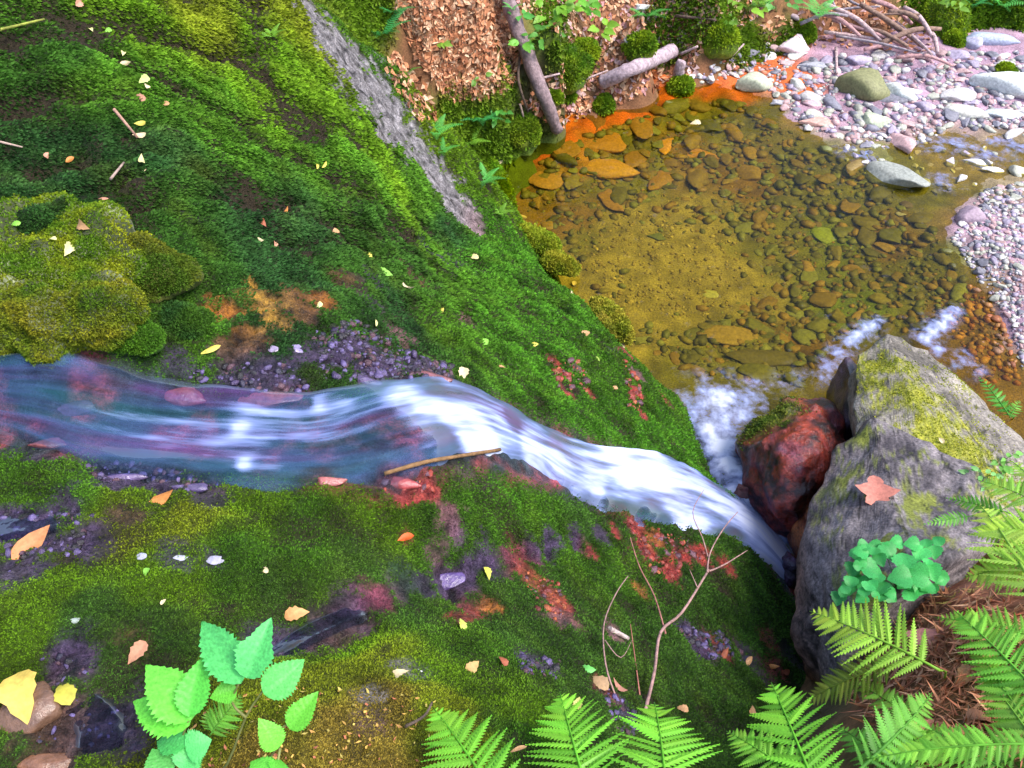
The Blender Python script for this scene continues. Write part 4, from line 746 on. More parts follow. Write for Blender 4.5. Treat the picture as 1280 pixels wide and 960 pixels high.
water_sheet('thin dark side rivulet in the near moss below the stream', *band(rv, 16), fa([(345, 806, .1), (400, 785, .2), (450, 760, .25), (490, 742, .08)]), 260, 24, .010, .1, M_RILL)
water_sheet('small wet trickle around the brown rock at bottom left', [(60, 820), (110, 850), (150, 890), (140, 940), (110, 990)], [(20, 850), (50, 880), (80, 905), (80, 950), (60, 1000)], fa([(80, 850, .08), (120, 880, .3), (110, 920, .5), (90, 960, .15)]), 120, 30, .017, .1, M_RILL)
water_sheet('shallow wet strip in the moss at the left edge', *band([(-60, 655), (0, 655), (60, 652), (125, 650)], 16), fa([(0, 655, .12), (60, 652, .2), (120, 650, .08)]), 80, 20, .014, .1, M_RILL)
# pool surface
W = HF(-.9, 9, 1.9, 10.6, .045); pos = W.pos()
frm = np.zeros(len(pos))
for u, v, rx, rot, st in [(900, 505, .20, 0, .9), (885, 535, .18, 0, .85), (925, 520, .16, 0, .6), (870, 505, .15, 0, .4), (905, 560, .18, 0, 1.1), (912, 590, .16, 0, 1.1), (935, 500, .16, 0, .5), (935, 630, .2, 0, 1.1), (965, 660, .15, 0, 1), (1048, 442, .075, 0, .7), (1060, 430, .075, 0, .8), (1072, 420, .075, 0, .85), (1084, 411, .07, 0, .9), (1096, 404, .06, 0, .8), (1036, 456, .075, 0, .55), (1026, 472, .08, 0, .45), (1155, 425, .07, 0, .9), (1164, 417, .075, 0, 1.0), (1173, 408, .075, 0, 1.0), (1182, 399, .07, 0, .95), (1191, 389, .055, 0, .85), (1172, 437, .06, 0, .6), (1200, 452, .1, 0, .4), (1215, 460, .08, 0, .35), (985, 478, .12, 0, .22),
                        (1080, 195, .12, 0, .42), (1060, 186, .12, 0, .35), (1200, 180, .16, 0, .45), (1170, 185, .12, 0, .4), (1260, 180, .2, 0, .4), (1230, 195, .15, 0, .4), (1270, 165, .15, 0, .3), (1180, 228, .12, 0, .35)]:
    p_ = at(u, v, 0); frm = np.maximum(frm, st*np.exp(-((pos[:, :2]-p_[:2])**2).sum(1)/rx**2))
W.Z = (.004*perlin(pos*3)+.0025*perlin(pos*9)+frm*(.03+.035*fbm(pos*9, 3))).reshape(W.Z.shape)
base_p = at(925, 610, 0); W.Z += (.1*np.exp(-((pos[:, :2]-base_p[:2])**2).sum(1)/.22**2)).reshape(W.Z.shape)
me = np_mesh('pool_water', W.pos(), grid_faces(W.ny, W.nx), None, True, {'foam': frm})
a = me.attributes.new('flow', 'FLOAT_VECTOR', 'POINT'); a.data.foreach_set('vector', pos.astype(np.float32).ravel())
tag(link('pool_water', me, M_POOL), 'clear amber pool below the fall', 'water', kind='structure')

# ------------------------------------------------------------------ wood
def tube(name, pts, radii, col, mat=None, parent=None, loc=None, seg=10, amp=.0, sub=4, seed=0):
    pts = np.array(pts, float); radii = np.array(radii, float); n = len(pts); m = (n-1)*sub+1
    s = np.linspace(0, n-1, m); i = np.minimum(s.astype(int), n-2); f = (s-i)[:, None]
    pm = pts[np.maximum(i-1, 0)]; p0 = pts[i]; p1 = pts[i+1]; p2 = pts[np.minimum(i+2, n-1)]
    C = .5*((2*p0)+(p1-pm)*f+(2*pm-5*p0+4*p1-p2)*f**2+(-pm+3*p0-3*p1+p2)*f**3); r = np.interp(s, np.arange(n), radii)
    T_ = np.gradient(C, axis=0); T_ /= np.linalg.norm(T_, axis=1)[:, None]+1e-9
    ref = np.array([.3, .1, 1.]) if abs(T_[0, 2]) < .8 else np.array([1., .2, 0]); A_ = np.cross(T_, ref); A_ /= np.linalg.norm(A_, axis=1)[:, None]; B_ = np.cross(T_, A_)
    th = np.arange(seg)*2*math.pi/seg
    V = C[:, None]+r[:, None, None]*(np.cos(th)[None, :, None]*A_[:, None]+np.sin(th)[None, :, None]*B_[:, None]); V = V.reshape(-1, 3)
    if amp: V = V+(V-np.repeat(C, seg, 0))*(amp*fbm(V*np.array([14, 14, 14])+seed, 3))[:, None]
    F = []
    for a in range(m-1):
        for b in range(seg): F.append((a*seg+b, a*seg+(b+1) % seg, (a+1)*seg+(b+1) % seg, (a+1)*seg+b))
    V = np.concatenate([V, C[:1], C[-1:]]); k = m*seg; caps = [(b, k, k, (b+1) % seg) for b in range(seg)]
    loc = C[0] if loc is None else np.array(loc)
    me = bpy.data.meshes.new(name); me.from_pydata((V-loc).tolist(), [], F+[((b+1) % seg, b, k) for b in range(seg)]+[((m-1)*seg+b, (m-1)*seg+(b+1) % seg, k+1) for b in range(seg)])
    me.polygons.foreach_set('use_smooth', [True]*len(F)+[False]*2*seg)
    o = link(name, me, mat or M_BARK, parent, loc if parent is None else (loc-np.array(parent.location)))
    o.color = (*col, 1); return o
def onz(u, v, h=0., fields=FIELDS):
    p = on(u, v, fields, base=False); return at(u, v, p[2]+h)
o = tube('fallen_log', [onz(697, 163, .05), onz(678, 116, .1), onz(656, 60, .1), onz(636, 4, .1), onz(625, -40, .1)], [.055, .066, .07, .075, .08], (.24, .17, .18), amp=.25, seg=14, sub=8)
tag(o, 'long dark log leaning down the bank with its foot in the pool', 'log')
o = tube('fallen_log', [onz(752, 103, .05), onz(795, 84, .07), onz(840, 64, .08)], [.07, .075, .08], (.42, .32, .36), amp=.18, seg=14, sub=8, seed=5)
tag(o, 'short pale broken log lying at the back of the pool', 'log')
o = tube('wood_chunk', [onz(846, 100, .0), onz(849, 86, .1), onz(853, 76, .12)], [.055, .06, .045], (.4, .3, .33), amp=.3, seg=10, sub=4, seed=9)
tag(o, 'weathered stump piece standing at the end of the short log', 'wood')
STK = (.34, .24, .2); DKS = (.12, .08, .06); PLS = (.5, .36, .36)
STICKS = [([(640, 22), (650, 60), (648, 100), (660, 140)], 2.2, DKS, 'thin dark stick beside the leaning log'), ([(650, 130), (658, 155), (668, 150)], 1.5, STK, 'short tan stick on the leaves at the log foot'), ([(676, 98), (700, 92)], 1.6, PLS, 'pale twig sticking out behind the leaning log'), ([(724, 102), (760, 88)], 1.5, PLS, 'pale twig lying left of the short log'), ([(728, 40), (745, 70), (752, 50)], 1.5, STK, 'forked twig on the leafy bank'),
 ([(845, 20), (895, 25)], 2, DKS, 'dark stick on the mossy bank above the pool'), ([(850, 68), (872, 58)], 2, PLS, 'pale twig by the stump piece'), ([(915, 70), (930, 55)], 1.5, PLS, 'pale twig across the back rim'), ([(1045, 60), (1046, 92)], 2, PLS, 'pale twig standing by the olive boulder'), ([(142, 136), (172, 172)], 2.2, (.45, .25, .18), 'pinkish twig lying on the upper moss'), ([(138, 224), (155, 203)], 1.8, STK, 'short tan twig on the upper moss'), ([(-5, 176), (28, 184)], 1.5, STK, 'twig at the left edge of the upper moss'), ([(0, 37), (55, 24)], 1.8, (.3, .33, .05), 'mossy root crossing the top left corner'),
 ([(480, 592), (530, 578), (575, 570), (625, 562)], 3.2, (.22, .12, .05), 'brown stick lying across the lower edge of the stream'), ([(507, 908), (530, 895), (540, 878)], 2, DKS, 'dark twig on the yellow near moss'), ([(762, 786), (785, 798)], 4, (.5, .4, .38), 'whitish bark strip lying on the near moss'), ([(110, 418), (140, 428)], 1.5, STK, 'tan straw on the moss above the stream'), ([(918, 585), (905, 562)], 1, DKS, 'thin stem')][:-1]
for pts, r, c, lab in STICKS:
    w3 = [onz(u, v, .03) for u, v in pts]; rr = [r*depth(p)/FPX*k for p, k in zip(w3, np.linspace(1, .7, len(w3)))]
    tag(tube('stick', w3, rr, c, seg=7, amp=.15), lab, 'stick')
# heap of branches
heap = [((1030, 5), (1110, 60)), ((1040, 25), (1140, 62)), ((1060, 0), (1130, 45)), ((1075, 5), (1155, 60)), ((1030, 40), (1120, 52)), ((1090, 0), (1140, 30)), ((1050, 12), (1100, 8)), ((1100, 55), (1176, 36)), ((1120, 28), (1165, 68)), ((1015, 15), (1075, 45)), ((1045, 45), (1160, 70)), ((1085, 20), (1150, 18)), ((1160, 40), (1172, 66)), ((1120, 72), (1190, 82)), ((1000, 30), (1060, 20)), ((1065, 35), (1135, 58)), ((1130, 10), (1165, 45)), ((1080, 62), (1125, 60)), ((1040, 0), (1052, 40)), ((1110, 14), (1160, 34))]
HL = ['pale', 'pinkish', 'grey', 'brown']; HC_ = [PLS, (.45, .25, .25), (.32, .27, .3), (.26, .16, .12)]
for k, (a, b) in enumerate(heap):
    h0, h1 = random.uniform(.02, .12), random.uniform(.04, .22); p0, p1 = onz(*a, h0), onz(*b, h1); mid_ = (p0+p1)/2+np.array([0, 0, random.uniform(0, .08)])
    r = random.choice([.012, .016, .022, .03]) if k != 7 else .035
    o = tube('branch', [p0, mid_, p1], [r, r*.9, r*.6], HC_[k % 4], seg=7, amp=.15)
    if k == 7: tag(o, 'thickest pale branch lying on top of the heap', 'branch', 'branches of the drift heap')
    else: tag(o, f'{HL[k % 4]} thin branch in the heap behind the gravel bar', 'branch', 'branches of the drift heap')
# bare sapling in the foreground
base = onz(806, 890, 0, (S,)); sap = empty('bare_sapling', base); tag(sap, 'leafless pinkish sapling rising from the near moss in front of the cascade', 'sapling')
TW = (.38, .22, .2)
def hz(u, v, h): return onz(u, v, h, (S,))
def twig(pts, r, par=sap, nm='twig', c=TW): return tube(nm, pts, [r*.62*depth(p)/FPX*k for p, k in zip(pts, np.linspace(1, .45, len(pts)))], c, parent=par, seg=7, amp=.1)
twig([base, hz(818, 840, .12), hz(826, 790, .2), hz(852, 766, .28), hz(880, 722, .36), hz(886, 712, .38)], 4.0, nm='stem')
twig([hz(886, 714, .38), hz(905, 706, .42), hz(934, 688, .46)], 2.0)
twig([hz(884, 716, .38), hz(888, 690, .42), hz(905, 660, .46), hz(922, 640, .5)], 1.8); twig([hz(886, 700, .4), hz(878, 672, .44), hz(866, 640, .48), hz(880, 612, .5)], 1.4)
twig([hz(872, 735, .33), hz(862, 712, .36)], 1.3); twig([hz(900, 708, .42), hz(915, 700, .4)], 1.0)
base2 = onz(770, 872, 0, (S,)); sap2 = empty('bare_sapling', base2); tag(sap2, 'thin forked dead stem left of the pinkish sapling', 'sapling')
twig([base2, hz(757, 830, .1), hz(755, 780, .18), hz(770, 742, .22), hz(785, 720, .26)], 2.0, sap2, 'stem'); twig([hz(756, 800, .14), hz(776, 822, .16), hz(790, 800, .16)], 1.2, sap2)
base3 = onz(800, 870, 0, (S,)); sap3 = empty('bare_sapling', base3); tag(sap3, 'arching thin red stem with a green leaf near its top', 'sapling')
twig([base3, hz(792, 810, .1), hz(788, 780, .16)], 1.6, sap3, 'stem', (.35, .13, .1)); twig([hz(832, 792, .22), hz(818, 745, .26), hz(800, 710, .3), hz(790, 680, .34), hz(788, 672, .33)], 2.0, sap3, 'twig', (.35, .15, .12))

# ------------------------------------------------------------------ leaves and plants
def leaf_mesh(name, w=.5, teeth=0, rib=.0, fold=.15, curl=.2, nx=14, ny=3, tipp=1.0, lobes=0, seed=0):
    g = np.random.default_rng(seed); V = []; F = []
    xs = np.linspace(0, 1, nx)
    for i, x in enumerate(xs):
        hw = w*.5*(math.sin(math.pi*min(1, x**.75))**.8)*(1 if x < .6 else (1-((x-.6)/.4)**2*.25*tipp))
        if i in (0, nx-1): hw = .004
        if teeth and 0 < i < nx-1: hw *= 1+(.11 if i % 2 else -.05)
        if lobes and 0 < i < nx-1: hw *= 1+lobes*math.sin(x*14+1)
        hw *= 1+g.normal()*.03
        for j in range(-ny, ny+1):
            t = j/ny; y = hw*t
            xx = x-(.06*abs(t) if teeth else 0)*math.sin(math.pi*x)
            z = fold*abs(y)-curl*(x-.4)**2+rib*math.cos((x-.35*abs(t)*w)*52)*math.sin(math.pi*x)*min(1, 3*abs(t)*(1.1-abs(t)*.4)) + g.normal()*.004
            V.append((xx, y, z))
    k = 2*ny+1
    for i in range(nx-1):
        for j in range(k-1): F.append((i*k+j, i*k+j+1, (i+1)*k+j+1, (i+1)*k+j))
    me = bpy.data.meshes.new(name); me.from_pydata(V, [], F); me.polygons.foreach_set('use_smooth', [True]*len(F)); return me
DEADM = [leaf_mesh('fallen_leaf', .55, 1, .006, .4, .5, 10, 2, seed=1), leaf_mesh('fallen_leaf', .45, 0, .0, -.5, -.6, 9, 2, seed=2), leaf_mesh('fallen_leaf', .62, 1, .01, .2, .8, 10, 2, seed=3), leaf_mesh('fallen_leaf', .25, 0, 0, .5, .3, 8, 1, seed=4), leaf_mesh('fallen_leaf', .75, 1, .01, .3, .35, 15, 2, lobes=.35, seed=5)]
for m in DEADM: m.materials.append(M_DEAD)
TAN, ORG, PINK, YEL, PYE, GRE, CRM, RBR = (.55, .3, .14), (.62, .24, .06), (.62, .3, .2), (.68, .58, .1), (.7, .65, .28), (.22, .5, .06), (.72, .58, .34), (.35, .1, .05)
LEAVES = [(97, 5, 14, PINK, 0, 'pinkish tan leaf at the very top left of the moss'), (108, 22, 16, GRE, 1, 'green leaf on the moss below the top left pinkish one'), (134, 40, 9, GRE, 0, 'small pale green leaf near the top of the moss'), (115, 41, 8, PYE, 0, 'tiny pale leaf left of the small green one'), (153, 70, 9, PYE, 0, 'small pale yellow leaf on the upper moss'), (156, 79, 12, CRM, 1, 'cream curled leaf just below the small pale yellow one'), (178, 101, 15, (.5, .6, .2), 0, 'pale green leaf topping a cluster of leaves on upper moss'), (171, 106, 11, TAN, 0, 'tan leaf tucked left of the pale green cluster leaf'), (182, 110, 10, CRM, 2, 'cream leaf at lower right of the leaf cluster'), (174, 123, 15, PINK, 2, 'pink curled leaf below the leaf cluster'), (193, 138, 13, RBR, 0, 'reddish leaf on the upper moss'), (208, 131, 9, TAN, 0, 'tan leaf right of the reddish one'), (176, 155, 12, YEL, 1, 'dull yellow leaf above the end of the pinkish twig'), (176, 171, 14, CRM, 1, 'cream leaf at the end of the pinkish twig'), (176, 204, 15, PYE, 1, 'pale yellow leaf lying alone on mid moss'), (182, 216, 8, CRM, 0, 'small cream leaf under the lone pale yellow one'), (55, 198, 13, PINK, 1, 'pinkish leaf on the left moss'), (84, 200, 12, ORG, 1, 'orange leaf right of the pinkish left one'), (394, 209, 15, YEL, 3, 'slender yellow leaf, left of a pair on striped moss'), (403, 206, 14, YEL, 3, 'slender yellow leaf, right of a pair on striped moss'), (355, 272, 20, ORG, 1, 'orange leaf on the dark moss slope'), (328, 281, 13, RBR, 2, 'red brown leaf on the dark moss slope'), (325, 303, 14, CRM, 1, 'cream leaf on the dark moss slope'), (341, 307, 11, PINK, 2, 'pink leaf right of the cream one on dark moss'), (418, 292, 11, TAN, 2, 'tan leaf below the striped moss'), (130, 251, 13, PINK, 3, 'pale pink leaf behind the moss boulder'), (107, 282, 18, TAN, 2, 'tan round leaf on top of the yellow moss boulder'), (66, 303, 11, PYE, 2, 'pale leaf on the front of the yellow moss boulder'), (84, 314, 20, PYE, 0, 'pale yellow leaf on the front of the moss boulder'), (21, 280, 10, GRE, 0, 'pale green leaf at left on the moss boulder'),
 (153, 381, 17, ORG, 4, 'orange pink leaf on the dark moss above the stream'), (262, 437, 24, YEL, 3, 'slender yellow leaf beside the orange seep'), (201, 627, 34, ORG, 1, 'orange tan leaf on the moss just below the stream'), (397, 383, 10, PYE, 0, 'small pale yellow leaf at the orange seep'), (592, 323, 12, PYE, 0, 'pale yellow leaf on the shoulder of the slope'), (460, 320, 10, YEL, 0, 'small yellow leaf on the middle slope'), (481, 343, 18, GRE, 2, 'bright green leaf fallen on the middle slope'), (508, 362, 16, CRM, 1, 'cream pink leaf on the brown patch of the slope'), (550, 387, 9, YEL, 0, 'little yellow leaf on the middle slope'), (468, 406, 12, PYE, 3, 'yellow green leaf above the purple rock'), (606, 428, 12, GRE, 2, 'green leaf on bright moss above the cascade'), (578, 470, 20, CRM, 0, 'cream leaf at the upper edge of the stream'), (732, 418, 14, TAN, 2, 'tan leaf on the slope near the domed rock'), (780, 429, 13, CRM, 1, 'cream leaf at the foot of the domed mossy rock'), (733, 447, 14, YEL, 3, 'yellow leaf on the right part of the slope'), (747, 450, 9, (.4, .55, .1), 3, 'yellow green leaf right of the yellow one'), (668, 431, 9, YEL, 0, 'tiny yellow leaf beside the red fragments'), (627, 462, 9, TAN, 0, 'small tan leaf above the cascade'), (712, 366, 8, CRM, 0, 'white petal at the rock edge of the pool, lower one'), (718, 355, 9, CRM, 0, 'white petal at the rock edge of the pool, upper one'), (767, 487, 9, TAN, 0, 'small tan leaf by the red fragments near the pool'),
 (38, 680, 48, (.6, .24, .1), 1, 'large curled orange brown leaf at the left edge'), (372, 769, 27, (.65, .32, .12), 0, 'orange oval leaf beside the small rivulet'), (171, 817, 28, (.5, .24, .14), 0, 'brown pink leaf above the green shrub'), (333, 714, 11, CRM, 0, 'cream leaf on the near moss'), (206, 755, 8, CRM, 0, 'white petal on the near moss'), (185, 718, 11, GRE, 2, 'green clover leaf on the near moss'), (28, 872, 62, (.7, .5, .1), 2, 'large yellow leaf draped over the brown rock'), (82, 868, 34, (.5, .45, .06), 2, 'curled olive yellow leaf on the brown rock'),
 (506, 670, 19, (.75, .13, .03), 1, 'vivid orange red leaf on the near moss'), (632, 758, 21, (.75, .36, .04), 0, 'golden orange leaf on the dark near moss'), (607, 719, 16, (.55, .55, .08), 0, 'yellow green leaf at the side rivulet'), (575, 783, 16, (.5, .6, .1), 0, 'yellow green leaf beside the red patch'), (600, 814, 20, TAN, 1, 'tan flat leaf on the near moss'), (590, 834, 20, (.5, .32, .12), 2, 'light brown round leaf below the tan one'), (607, 857, 24, CRM, 3, 'slender cream leaf above the fern tips'), (626, 829, 15, RBR, 2, 'reddish leaf beside the round light brown one'), (502, 846, 20, CRM, 2, 'cream leaf on the yellow near moss'), (735, 836, 18, (.15, .55, .12), 0, 'fresh green leaf on the dark near moss'), (747, 855, 26, (.4, .25, .13), 2, 'brown leaf above the sapling foot'), (772, 862, 20, (.45, .2, .14), 1, 'reddish brown leaf touching the sapling foot'), (711, 873, 26, (.65, .38, .32), 1, 'pink curled leaf behind the middle fern'), (722, 882, 18, (.55, .5, .15), 0, 'olive leaf right of the pink curled one'), (648, 940, 20, TAN, 3, 'tan leaf beside the left fern'),
 (934, 828, 14, TAN, 1, 'tan leaf right of the sapling on dark moss'), (966, 834, 12, ORG, 1, 'orange leaf near the gap by the boulder'), (852, 888, 14, TAN, 2, 'tan leaf on bottom moss, left of two'), (938, 889, 15, TAN, 2, 'tan leaf on bottom moss, right of two'), (980, 838, 11, RBR, 2, 'red leaf near the gap by the boulder'), (905, 818, 14, RBR, 1, 'dark red leaf among purple fragments')]
CAMN = lambda p: (CAM-p)/np.linalg.norm(CAM-p)
deps = None
def drop(u, v, sz, col, k, lab, p=None, n=None):
    p = on(u, v, FIELDS, base=False) if p is None else p
    n = normal_at(p) if n is None else n
    n = n*.7+CAMN(p)*.35+rng.normal(size=3)*.15; a = random.uniform(0, 6.28)
    x, y, n = frame((math.cos(a), math.sin(a), .0), n); s = sz*1.15*depth(p)/FPX
    o = bpy.data.objects.new('fallen_leaf', DEADM[k]); COL.objects.link(o)
    o.matrix_world = mat4(x, y, n, p-x*s*.5+n*(.014+.05*s), (s, s, s)); o.color = (*col, 1)
    return tag(o, lab, 'leaf', 'fallen leaves')
BO_SURF = {}
bpy.context.view_layer.update()
dg_ = bpy.context.evaluated_depsgraph_get()
def hit(u, v, skip=()):
    d = ray(u, v); o_ = Vector(CAM); dv = Vector(d/np.linalg.norm(d))
    for _ in range(20):
        ok, loc, nr, idx, ob, M = scn.ray_cast(dg_, o_, dv)
        if not ok: return on(u, v, base=False), np.array([0, 0, 1.])
        if ob.name.split('.')[0] in ('moss', 'pool_water', 'stream_water', 'twig', 'stem', 'leaf_litter', 'moss_debris', 'dead_needles'): o_ = loc+dv*.004; continue
        return np.array(loc), np.array(nr)
    return on(u, v, base=False), np.array([0, 0, 1.])
for L_ in LEAVES:
    p_, n_ = hit(L_[0], L_[1]); drop(*L_, p=p_, n=n_)
for u, v, sz, c, k, lab in [(1094, 615, 46, (.55, .2, .15), 4, 'large red orange lobed leaf lying on the grey boulder'), (1182, 497, 26, (.62, .32, .22), 2, 'pinkish leaf on top of the mossy boulder'), (1176, 552, 9, CRM, 0, 'tiny cream leaf on the mossy boulder'), (869, 155, 12, CRM, 0, 'white leaf floating on the back of the pool'), (622, 203, 12, (.7, .55, .3), 1, 'cream leaf floating at the pool corner'), (655, 272, 10, CRM, 1, 'white petal below the bright green rim')]:
    p_, n_ = hit(u, v)
    if lab.find('floating') > 0: p_, n_ = at(u, v, .012), np.array([0, 0, 1.])
    drop(u, v, sz, c, k, lab, p=p_, n=n_)
for k, (u, v, sz, c) in enumerate([(1165, 805, 60, (.62, .25, .2)), (1210, 850, 40, (.5, .24, .1)), (1240, 830, 36, (.45, .2, .08)), (1110, 835, 30, (.45, .2, .1)), (1165, 915, 44, (.5, .2, .12)), (1230, 905, 40, (.35, .15, .08))]):
    p_, n_ = hit(u, v); drop(u, v, sz, c, 2, ['big pink dead leaf under the pale fern frond', 'orange brown leaf below the right fern', 'brown curled leaf beside the right fern', 'small brown leaf at the boulder foot', 'reddish dead leaf among the bottom right ferns', 'dark brown leaf at bottom right'][k], p=p_, n=n_)

# ferns: near ones with every pinna its own sub-part
def pinna_mesh(seed=0, nl=13):
    g = np.random.default_rng(seed); V = []; F = []
    prof = lambda x: (1-x**1.7)*(.75+.25*min(1, x*5))
    sp = []
    for i in range(nl+1):
        x = i/nl; sp.append(len(V)); V.append((x, 0, -.12*x*x))
    for s in (1, -1):
        for i in range(nl):
            x = i/nl; wv = prof(x)*.5*(1+g.normal()*.06); xt = x+.75/nl+.05*wv; zt = -.12*x*x-.05*wv
            a = len(V); V += [(x+.02/nl, s*wv*.42, zt*.9), (xt, s*wv, zt-.012), (x+.98/nl, s*wv*.40, zt*.9)]
            f = (sp[i], sp[i+1], a+2, a+1, a); F.append(f if s < 0 else f[::-1])
    me = bpy.data.meshes.new('pinna'); me.from_pydata(V, [], F); me.materials.append(M_LEAF); return me
PINNA = [pinna_mesh(k) for k in range(4)]
def frond(root, A, T_, width, n, col, arch=.12, twist=0., nrm=None, stalk=.12):
    A, T_ = np.array(A), np.array(T_); ax = T_-A; ln = np.linalg.norm(ax)
    nv = (np.array([0, 0, 1.])*.5+CAMN((A+T_)/2)*.7) if nrm is None else np.array(nrm)
    x, y, nv = frame(ax, nv)
    if twist: c_, s_ = math.cos(twist), math.sin(twist); y, nv = y*c_+nv*s_, nv*c_-y*s_
    C = lambda t: A+ax*t+nv*arch*ln*4*t*(1-t)*.6
    pts = [C(t) for t in np.linspace(0, 1, 7)]
    fr_ = tube('frond', pts, np.linspace(.0035, .0012, 7)*max(.5, ln/.35), tuple(np.array(col)*.8), M_LEAF, root, seg=5, sub=2)
    loc = np.array(root.location); n = int(n*1.35)
    for i in range(n):
        t = stalk+(1-stalk)*(i/n)**.95; tn = C(min(1, t+.02))-C(t-.02); tn /= np.linalg.norm(tn); q = (t-stalk)/(1-stalk)
        pl = width*.5*(min(1, .62+1.5*q) if q < .25 else 1)*(1-q**1.5)**.9*1.02
        if pl < .006: pl = .006
        for s in (1, -1):
            an = R(68-22*q+random.uniform(-5, 5)); d = tn*math.cos(an)+y*s*math.sin(an)+nv*random.uniform(-.15, .2)
            px_, py_, pn_ = frame(d, nv+rng.normal(size=3)*.22)
            o = bpy.data.objects.new('pinna', random.choice(PINNA)); COL.objects.link(o); o.parent = fr_
            wd = min((1-stalk)*ln/n*1.45, pl*.55)
            o.matrix_local = mat4(px_, py_, pn_, C(t)-A, (pl, wd, pl)); cc = np.array(col)*random.uniform(.72, 1.2)*(.8+.35*q)*np.array([1+.5*q*random.random(), 1, 1]); o.color = (*cc, 1)
    return fr_
def fern(fr, label, base_px):
    b = onz(*base_px); r = empty('fern', b); tag(r, label, 'fern', 'ferns in the foreground')
    for (tu, tv, tz), (bu, bv, bz), wpx, n, col, tw in fr:
        T_, A = at(tu, tv, tz), at(bu, bv, bz); d = (depth(T_)+depth(A))/2/FPX
        frond(r, A, T_, wpx*d, n, col, twist=tw)
        tube('stipe', [np.array(b), (np.array(b)+A)/2+np.array([0, 0, .03]), A], [.004, .0035, .003], tuple(np.array(col)*.7), M_LEAF, r, seg=5, sub=2)
F1, F2, F3, F4 = (.23, .68, .05), (.38, .70, .07), (.17, .50, .06), (.18, .28, .03)
fern([((541, 884, 2.55), (640, 1030, 2.75), 150, 12, F1, .1)], 'leftmost bright fern frond rising from the bottom edge', (640, 955))
fern([((700, 866, 2.4), (745, 1030, 2.6), 170, 14, F1, -.1)], 'middle bright fern frond tip below the pink curled leaf', (745, 955))
fern([((818, 878, 2.3), (838, 1040, 2.55), 190, 14, F1, .05)], 'bright fern frond at the bottom in line with the sapling', (838, 955))
fern([((964, 853, 2.1), (1030, 1010, 2.35), 150, 13, F1, -.15), ((908, 914, 2.15), (1015, 985, 2.3), 95, 13, (.24, .64, .06), .15)], 'two frond bright fern at the bottom beside the boulder gap', (1040, 955))
fern([((1012, 764, 1.95), (1175, 838, 2.15), 135, 13, F2, .1)], 'pale yellow green fern frond reaching over the boulder edge', (1180, 850))
fern([((1193, 763, 2.1), (1320, 890, 2.3), 120, 16, (.22, .62, .06), -.1)], 'fresh green fern frond at the right edge', (1270, 880))
fern([((1204, 722, 2.0), (1330, 700, 2.2), 90, 12, F2, .1), ((1225, 632, 1.9), (1310, 770, 2.2), 125, 14, (.42, .72, .10), -.1), ((1215, 668, 2.0), (1330, 660, 2.1), 80, 12, F2, .1)], 'large pale fern with several fronds at the right edge', (1278, 740))
fern([((1222, 600, 1.75), (1320, 640, 1.9), 70, 12, (.32, .66, .08), .2), ((1262, 575, 1.7), (1330, 650, 1.9), 60, 10, (.36, .68, .09), 0)], 'yellowish fern above the large pale one at the right edge', (1275, 650))
fern([((1150, 905, 2.1), (1290, 985, 2.3), 90, 14, (.2, .54, .06), .1), ((1228, 838, 2.15), (1310, 950, 2.3), 90, 13, (.27, .58, .07), -.2)], 'mid green fern in the bottom right corner', (1270, 955))
fern([((1168, 772, 2.0), (1310, 800, 2.2), 70, 13, (.3, .66, .07), .1), ((1212, 800, 2.1), (1320, 960, 2.3), 90, 14, (.24, .6, .06), -.2)], 'light green fern spreading over the needles at the right edge', (1285, 850))
fern([((1040, 905, 2.0), (1150, 990, 2.25), 80, 13, (.2, .56, .06), .2), ((1120, 895, 2.05), (1190, 1000, 2.3), 90, 13, (.26, .62, .06), -.1)], 'soft green fern filling the bottom edge right of the gap', (1130, 965))
fern([((1062, 852, 1.8), (1150, 905, 2.0), 55, 11, (.2, .46, .05), .2)], 'short fern frond at the foot of the grey boulder', (1150, 900))
fern([((1200, 905, 2.0), (1100, 985, 2.2), 60, 12, (.2, .40, .06), .3)], 'narrow yellowing fern frond between the bottom right ferns', (1130, 960))
fern([((1180, 622, 1.62), (1262, 642, 1.7), 34, 11, (.15, .5, .04), 0), ((1152, 656, 1.62), (1215, 645, 1.66), 26, 9, (.14, .48, .04), 0)], 'small green fern growing at the back of the grey boulder', (1240, 645))
fern([((1165, 866, 2.05), (1060, 975, 2.25), 100, 14, F3, .2)], 'duller green fern frond pointing up right at the bottom', (1090, 950))
fern([((1004, 880, 1.75), (1125, 828, 1.95), 80, 13, F4, .5)], 'drooping olive fern frond in the shade under the pale one', (1130, 835))
fern([((1080, 950, 2.3), (1310, 930, 2.5), 70, 18, (.24, .64, .06), .3)], 'bright fern frond lying along the bottom right edge', (1250, 955))
fern([((1222, 470, .55), (1262, 520, .6), 30, 8, (.13, .5, .06), 0), ((1275, 500, .6), (1262, 522, .6), 22, 6, (.16, .5, .05), 0), ((1240, 495, .55), (1266, 522, .6), 24, 7, (.16, .48, .05), 0)], 'little fern beyond the mossy boulder above the brown shallows', (1266, 524))
